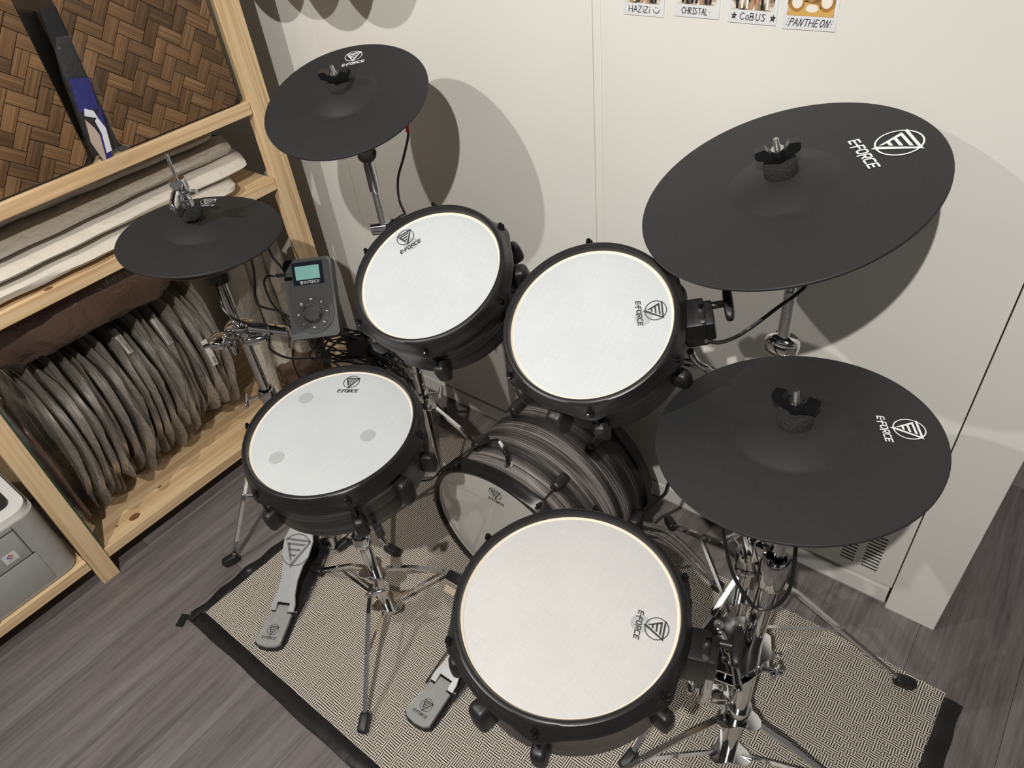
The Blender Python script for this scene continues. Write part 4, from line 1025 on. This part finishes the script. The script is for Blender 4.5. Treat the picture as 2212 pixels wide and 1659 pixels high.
kj = [(-.712, .741, .447), (-.714, .743, .455), (-.722, .746, .462), (-.733, .75, .463), (-.749, .76, .458), (-.777, .765, .436), (-.800, .745, .425), (-.822, .712, .410), (-.845, .70, .385), (-.880, .70, .345), (-.927, .705, .280), (-.985, .71, .235), (-1.04, .74, .20)]
cable(kj, .0024, 'black cable with a white tag plugged into the top of the bass drum',
      extra=[('plug', (-.711, .741, .421), (-.712, .742, .449), .0048, 'cable_black'), ('plug', (-.712, .742, .447), (-.722, .744, .457), .0045, 'cable_black'), ('tag', (-.724, .746, .4615), (-.739, .753, .4635), .0036, 'print_white')])
cable([(-1.262, .650, .860), (-1.27, .649, .782), (-1.27, .64, .748), (-1.262, .623, .711), (-1.255, .635, .690), (-1.235, .650, .680), (-1.20, .665, .655)], .0026, 'black cable dropping from the right side of the hi-hat pad')
cable([(-1.192, .646, .783), (-1.2, .635, .787), (-1.21, .628, .771), (-1.22, .632, .734), (-1.235, .645, .695), (-1.225, .668, .625), (-1.3, .69, .544), (-1.34, .693, .448), (-1.36, .72, .36), (-1.40, .80, .25), (-1.42, .83, .16)], .0024, 'thin black cable from the left edge of the sound module',
      extra=[('plug', (-1.172, .660, .785), (-1.190, .648, .784), .0038, 'cable_black')])
cable([(-1.252, .552, .795), (-1.25, .548, .764), (-1.24, .541, .75), (-1.225, .546, .730), (-1.222, .570, .702), (-1.215, .603, .680), (-1.205, .591, .653), (-1.24, .603, .605), (-1.27, .652, .535), (-1.33, .748, .445), (-1.40, .835, .34), (-1.43, .88, .26)], .0028, 'black cable winding from the hi-hat tube past the pole clamp')
cable([(-.360, .79, .56), (-.398, .84, .46), (-.409, .85, .416), (-.434, .86, .364), (-.455, .87, .317), (-.468, .87, .26), (-.47, .90, .12), (-.45, .97, .012)], .0036, 'black cable descending past the right edge of the bass drum')
cable([(-.385, .80, .800), (-.351, .8, .807), (-.336, .81, .799), (-.300, .84, .74), (-.262, .875, .56)], .0026, 'upper of two thin cables behind the right tom, running to the stand')
cable([(-.384, .80, .790), (-.350, .8, .797), (-.336, .81, .788), (-.302, .84, .72), (-.268, .875, .52)], .0026, 'lower of two thin cables behind the right tom, running to the stand')
cable([(-1.66, .93, .72), (-1.61, .885, .64), (-1.60, .880, .59), (-1.58, .883, .562), (-1.56, .894, .50), (-1.50, .92, .42)], .0032, 'black cable hanging between the right shelf post and the hi-hat pad')
# coil of spare cable hanging in the corner
cb = thing('cable_bundle', 'tangled bundle of black cables tied together, hanging right of the sound module', 'cable bundle', loc=(-1.40, .92, .2))
random.seed(3)
for k in range(11):
    c0 = V((-1.415+random.uniform(-.03, .03), .915+random.uniform(-.03, .03), .335+random.uniform(-.02, .02))); rx = .07+random.random()*.05; rz = .030+random.random()*.03; tw = random.uniform(-.5, .6)
    pts = []
    for q in range(11):
        a = 2*PI*q/10; p = V((rx*math.cos(a)*.8, rx*math.cos(a)*.75, rz*math.sin(a))); p = M.Rotation(tw, 3, V((.3, -.9, 0))) @ p
        p += V((random.uniform(-.006, .006),)*3); pts.append(c0+p+V((0, 0, -.10*max(0, math.cos(a)))))
    MB().sweep(pts, .0026, 7, n=5).build('cord', 'cable_black', cb, world=True)
for k in range(12):
    a = V((-1.385+random.uniform(-.02, .02), .935+random.uniform(-.02, .02), .33)); e = V((-1.32+random.uniform(-.05, .05), .96+random.uniform(-.04, .05), .10+random.uniform(0, .08)))
    m1 = a.lerp(e, .5)+V((random.uniform(-.02, .03), random.uniform(-.02, .02), .03))
    MB().sweep([a, m1, e, e+V((.01, .01, -.04))], .0026, 7).build('cord', 'cable_black', cb, world=True)
for k in range(6):
    s0 = V((-1.40+random.uniform(-.02, .02), .94, .36)); s1 = V((-1.20+random.uniform(-.12, .02), .985+random.uniform(-.03, .03), .50+random.uniform(-.04, .10)))
    MB().sweep([s0, s0.lerp(s1, .35)+V((.03, 0, -.02)), s0.lerp(s1, .7)+V((0, .02, .03)), s1, s1+V((.02, -.03, .03))], .0024, 7).build('cord', 'cable_black', cb, world=True)
MB().box((-1.395, .925, .335), (.055, .045, .06), rot=M.Rotation(.5, 3, 'Z') @ M.Rotation(.4, 3, 'X'), bev=.012).build('tie', 'matt_black', cb, world=True)
MB().sweep([(-1.38, .93, .34), (-1.30, 1.0, .50), (-1.20, 1.05, .60), (-1.10, 1.0, .66)], .0026, 7).build('cord', 'cable_black', cb, world=True)

# ------------------------------------------------------------------ instant photos on the wall
HW = {'H': [[(0, 0), (0, 1)], [(0, .5), (.7, .5)], [(.7, 0), (.7, 1)]], 'A': [[(0, 0), (.35, 1), (.7, 0)], [(.15, .4), (.55, .4)]], 'Z': [[(0, 1), (.6, 1), (0, 0), (.6, 0)]],
      'i': [[(.1, 0), (.1, .6)], [(.1, .85), (.12, .92)]], 'z': [[(0, .6), (.45, .6), (0, 0), (.45, 0)]], 'C': [[(.65, .85), (.3, 1), (0, .6), (.05, .2), (.35, 0), (.65, .15)]],
      'R': [[(0, 0), (0, 1), (.45, .95), (.5, .65), (0, .5), (.6, 0)]], 'I': [[(.2, 0), (.2, 1)], [(0, 1), (.4, 1)], [(0, 0), (.4, 0)]], 'S': [[(.55, .9), (.2, 1), (.05, .75), (.5, .35), (.4, .05), (0, .05)]],
      'T': [[(0, 1), (.7, 1)], [(.35, 1), (.35, 0)]], 'L': [[(0, 1), (.0, 0), (.5, 0)]], 'o': [[(.3, 0), (.02, .2), (.1, .6), (.4, .65), (.55, .3), (.3, 0)]], 'B': [[(0, 0), (0, 1), (.4, .95), (.4, .55), (0, .5), (.5, .45), (.5, .05), (0, 0)]],
      'U': [[(0, 1), (.03, .2), (.3, 0), (.55, .2), (.6, 1)]], 'P': [[(.1, -.1), (.25, 1), (.7, .95), (.65, .55), (.15, .5)]], 'N': [[(0, 0), (.15, 1), (.5, 0), (.7, 1)]], 'E': [[(.6, .95), (.1, 1), (.1, .5), (.5, .5), (.1, .5), (0, 0), (.6, .05)]],
      'O': [[(.35, 0), (.02, .4), (.2, .95), (.55, .95), (.7, .5), (.35, 0)]], '*': [[(.1, .1), (.4, .95), (.6, .1), (0, .65), (.75, .65), (.1, .1)]], '.': [[(.1, .45), (.14, .5)]],
      ')': [[(0, .6), (.25, .15), (.7, .05), (1.1, .25), (1.25, .6)], [(.4, .85), (.42, .95)], [(.8, .85), (.82, .95)]], ':': [[(.1, .1), (.13, .15)], [(.15, .5), (.18, .55)], [(.2, .9), (.23, .95)]], ' ': []}
WD = {'i': .3, 'I': .5, '.': .4, ':': .45, ' ': .5, ')': 1.3, 'H': .95, 'o': .75}
def handwrite(txt, T, h, x0, y0, th, slant=.1, wf=1.):
    mb = MB(); x = x0
    for ch in txt:
        for ln in HW[ch]: mb.stroke([(x+(px*wf+slant*py)*h, y0+py*h) for px, py in ln], th, 0, T)
        x += WD.get(ch, .9)*h*wf
    return mb
for (x0, x1, zb, rot, txt, lb, pm_, h_, xo, grp) in ((-.687, -.611, 1.180, 0, 'HAZiZi )', 'instant photo captioned HAZiZi with a smiley, leftmost on the wall', 'photo_mix', .0095, -.027, None),
                                      (-.592, -.515, 1.184, 0, '.CHRISTAL.', 'instant photo captioned CHRISTAL, second from left', 'photo_mix', .0090, -.028, None),
                                      (-.501, -.424, 1.182, 0, '* CoBUS *', 'instant photo captioned COBUS between two stars', 'photo_mix', .0098, -.032, None),
                                      (-.414, -.336, 1.180, -.018, ':PANTHEON:', 'instant photo captioned PANTHEON showing drums, rightmost on the wall', 'photo_warm', .0098, -.034, None)):
    X = M.Translation(((x0+x1)/2, Y0-.0012, zb)) @ M.Rotation(rot, 4, 'Y') @ M(((1, 0, 0), (0, 0, -1), (0, 1, 0))).to_4x4()
    t = thing('instant_photo', lb, 'photo', X)
    wd = x1-x0
    MB().box((0, .0445, 0), (wd, .089, .0012), bev=.0005).build('card', 'polaroid', t)
    MB().box((0, .052, .0007), (wd-.010, .066, .0003)).build('picture', pm_, t, False)
    T = M.Translation((0, 0, .0011))
    handwrite(txt, T, h_, xo, .0052, .0011, .25 if 'PAN' in txt else .08, .85 if 'PAN' in txt else .75 if 'CHR' in txt else 1.).build('caption', 'ink', t, False)
    Tq = M.Translation((0, 0, .0011))
    if 'PAN' in txt:
        MB().prism([(-.033, .0192), (.033, .0192), (.033, .030), (-.022, .040)], 0, .0002, Tq).build('table_image', 'photo_gold', t, False)
        for (cx, cy, a_, b_, c1) in ((-.020, .036, .011, .012, 'photo_brown'), (.022, .038, .011, .013, 'photo_brown'), (.002, .0285, .013, .0075, 'photo_gold')):
            MB().lathe([(.0001, .0003), (1, .0003)], Tq @ M.Translation((cx, cy, 0)) @ M.Diagonal((a_, b_, 1, 1)), 24).build('drum_image', c1, t, False)
            MB().lathe([(.0001, .0004), (1, .0004)], Tq @ M.Translation((cx, cy+.001, 0)) @ M.Diagonal((a_*.7, b_*.7, 1, 1)), 24).build('drum_image', 'photo_white', t, False)
    else:
        random.seed(hash(len(txt)) % 97)
        for k in range(7):
            lx = -.026+k*.0078; MB().prism([(lx, .021), (lx+.0035, .021), (lx+.004, .05), (lx-.0005, .05)], 0, .0003, Tq).build('figure_image', random.choice(('photo_dark', 'photo_skin', 'photo_white', 'photo_dark')), t, False)

# ------------------------------------------------------------------ cymbals hanging just above the frame, seen only by their shadows
for (cx, cz, lb) in ((-1.481, 1.339, 'left one of two small cymbals hanging above the view, known by its wall shadow'), (-1.274, 1.339, 'right one of two small cymbals hanging above the view, known by its wall shadow')):
    X = frame((cx, .980, cz), (0, -1, .05)); t = thing('hanging_cymbal', lb, 'cymbal', X)
    MB().lathe([(.006, .018), (.03, .013), (.034, .010), (.114, .0), (.1145, -.001), (.034, .008), (.006, .016), (.006, .018)], seg=64).build('disc', 'cymbal_rubber', t)
    MB().tube((0, 0, .02), (0, 0, -.175), .004).build('wall_peg', 'steel', t)
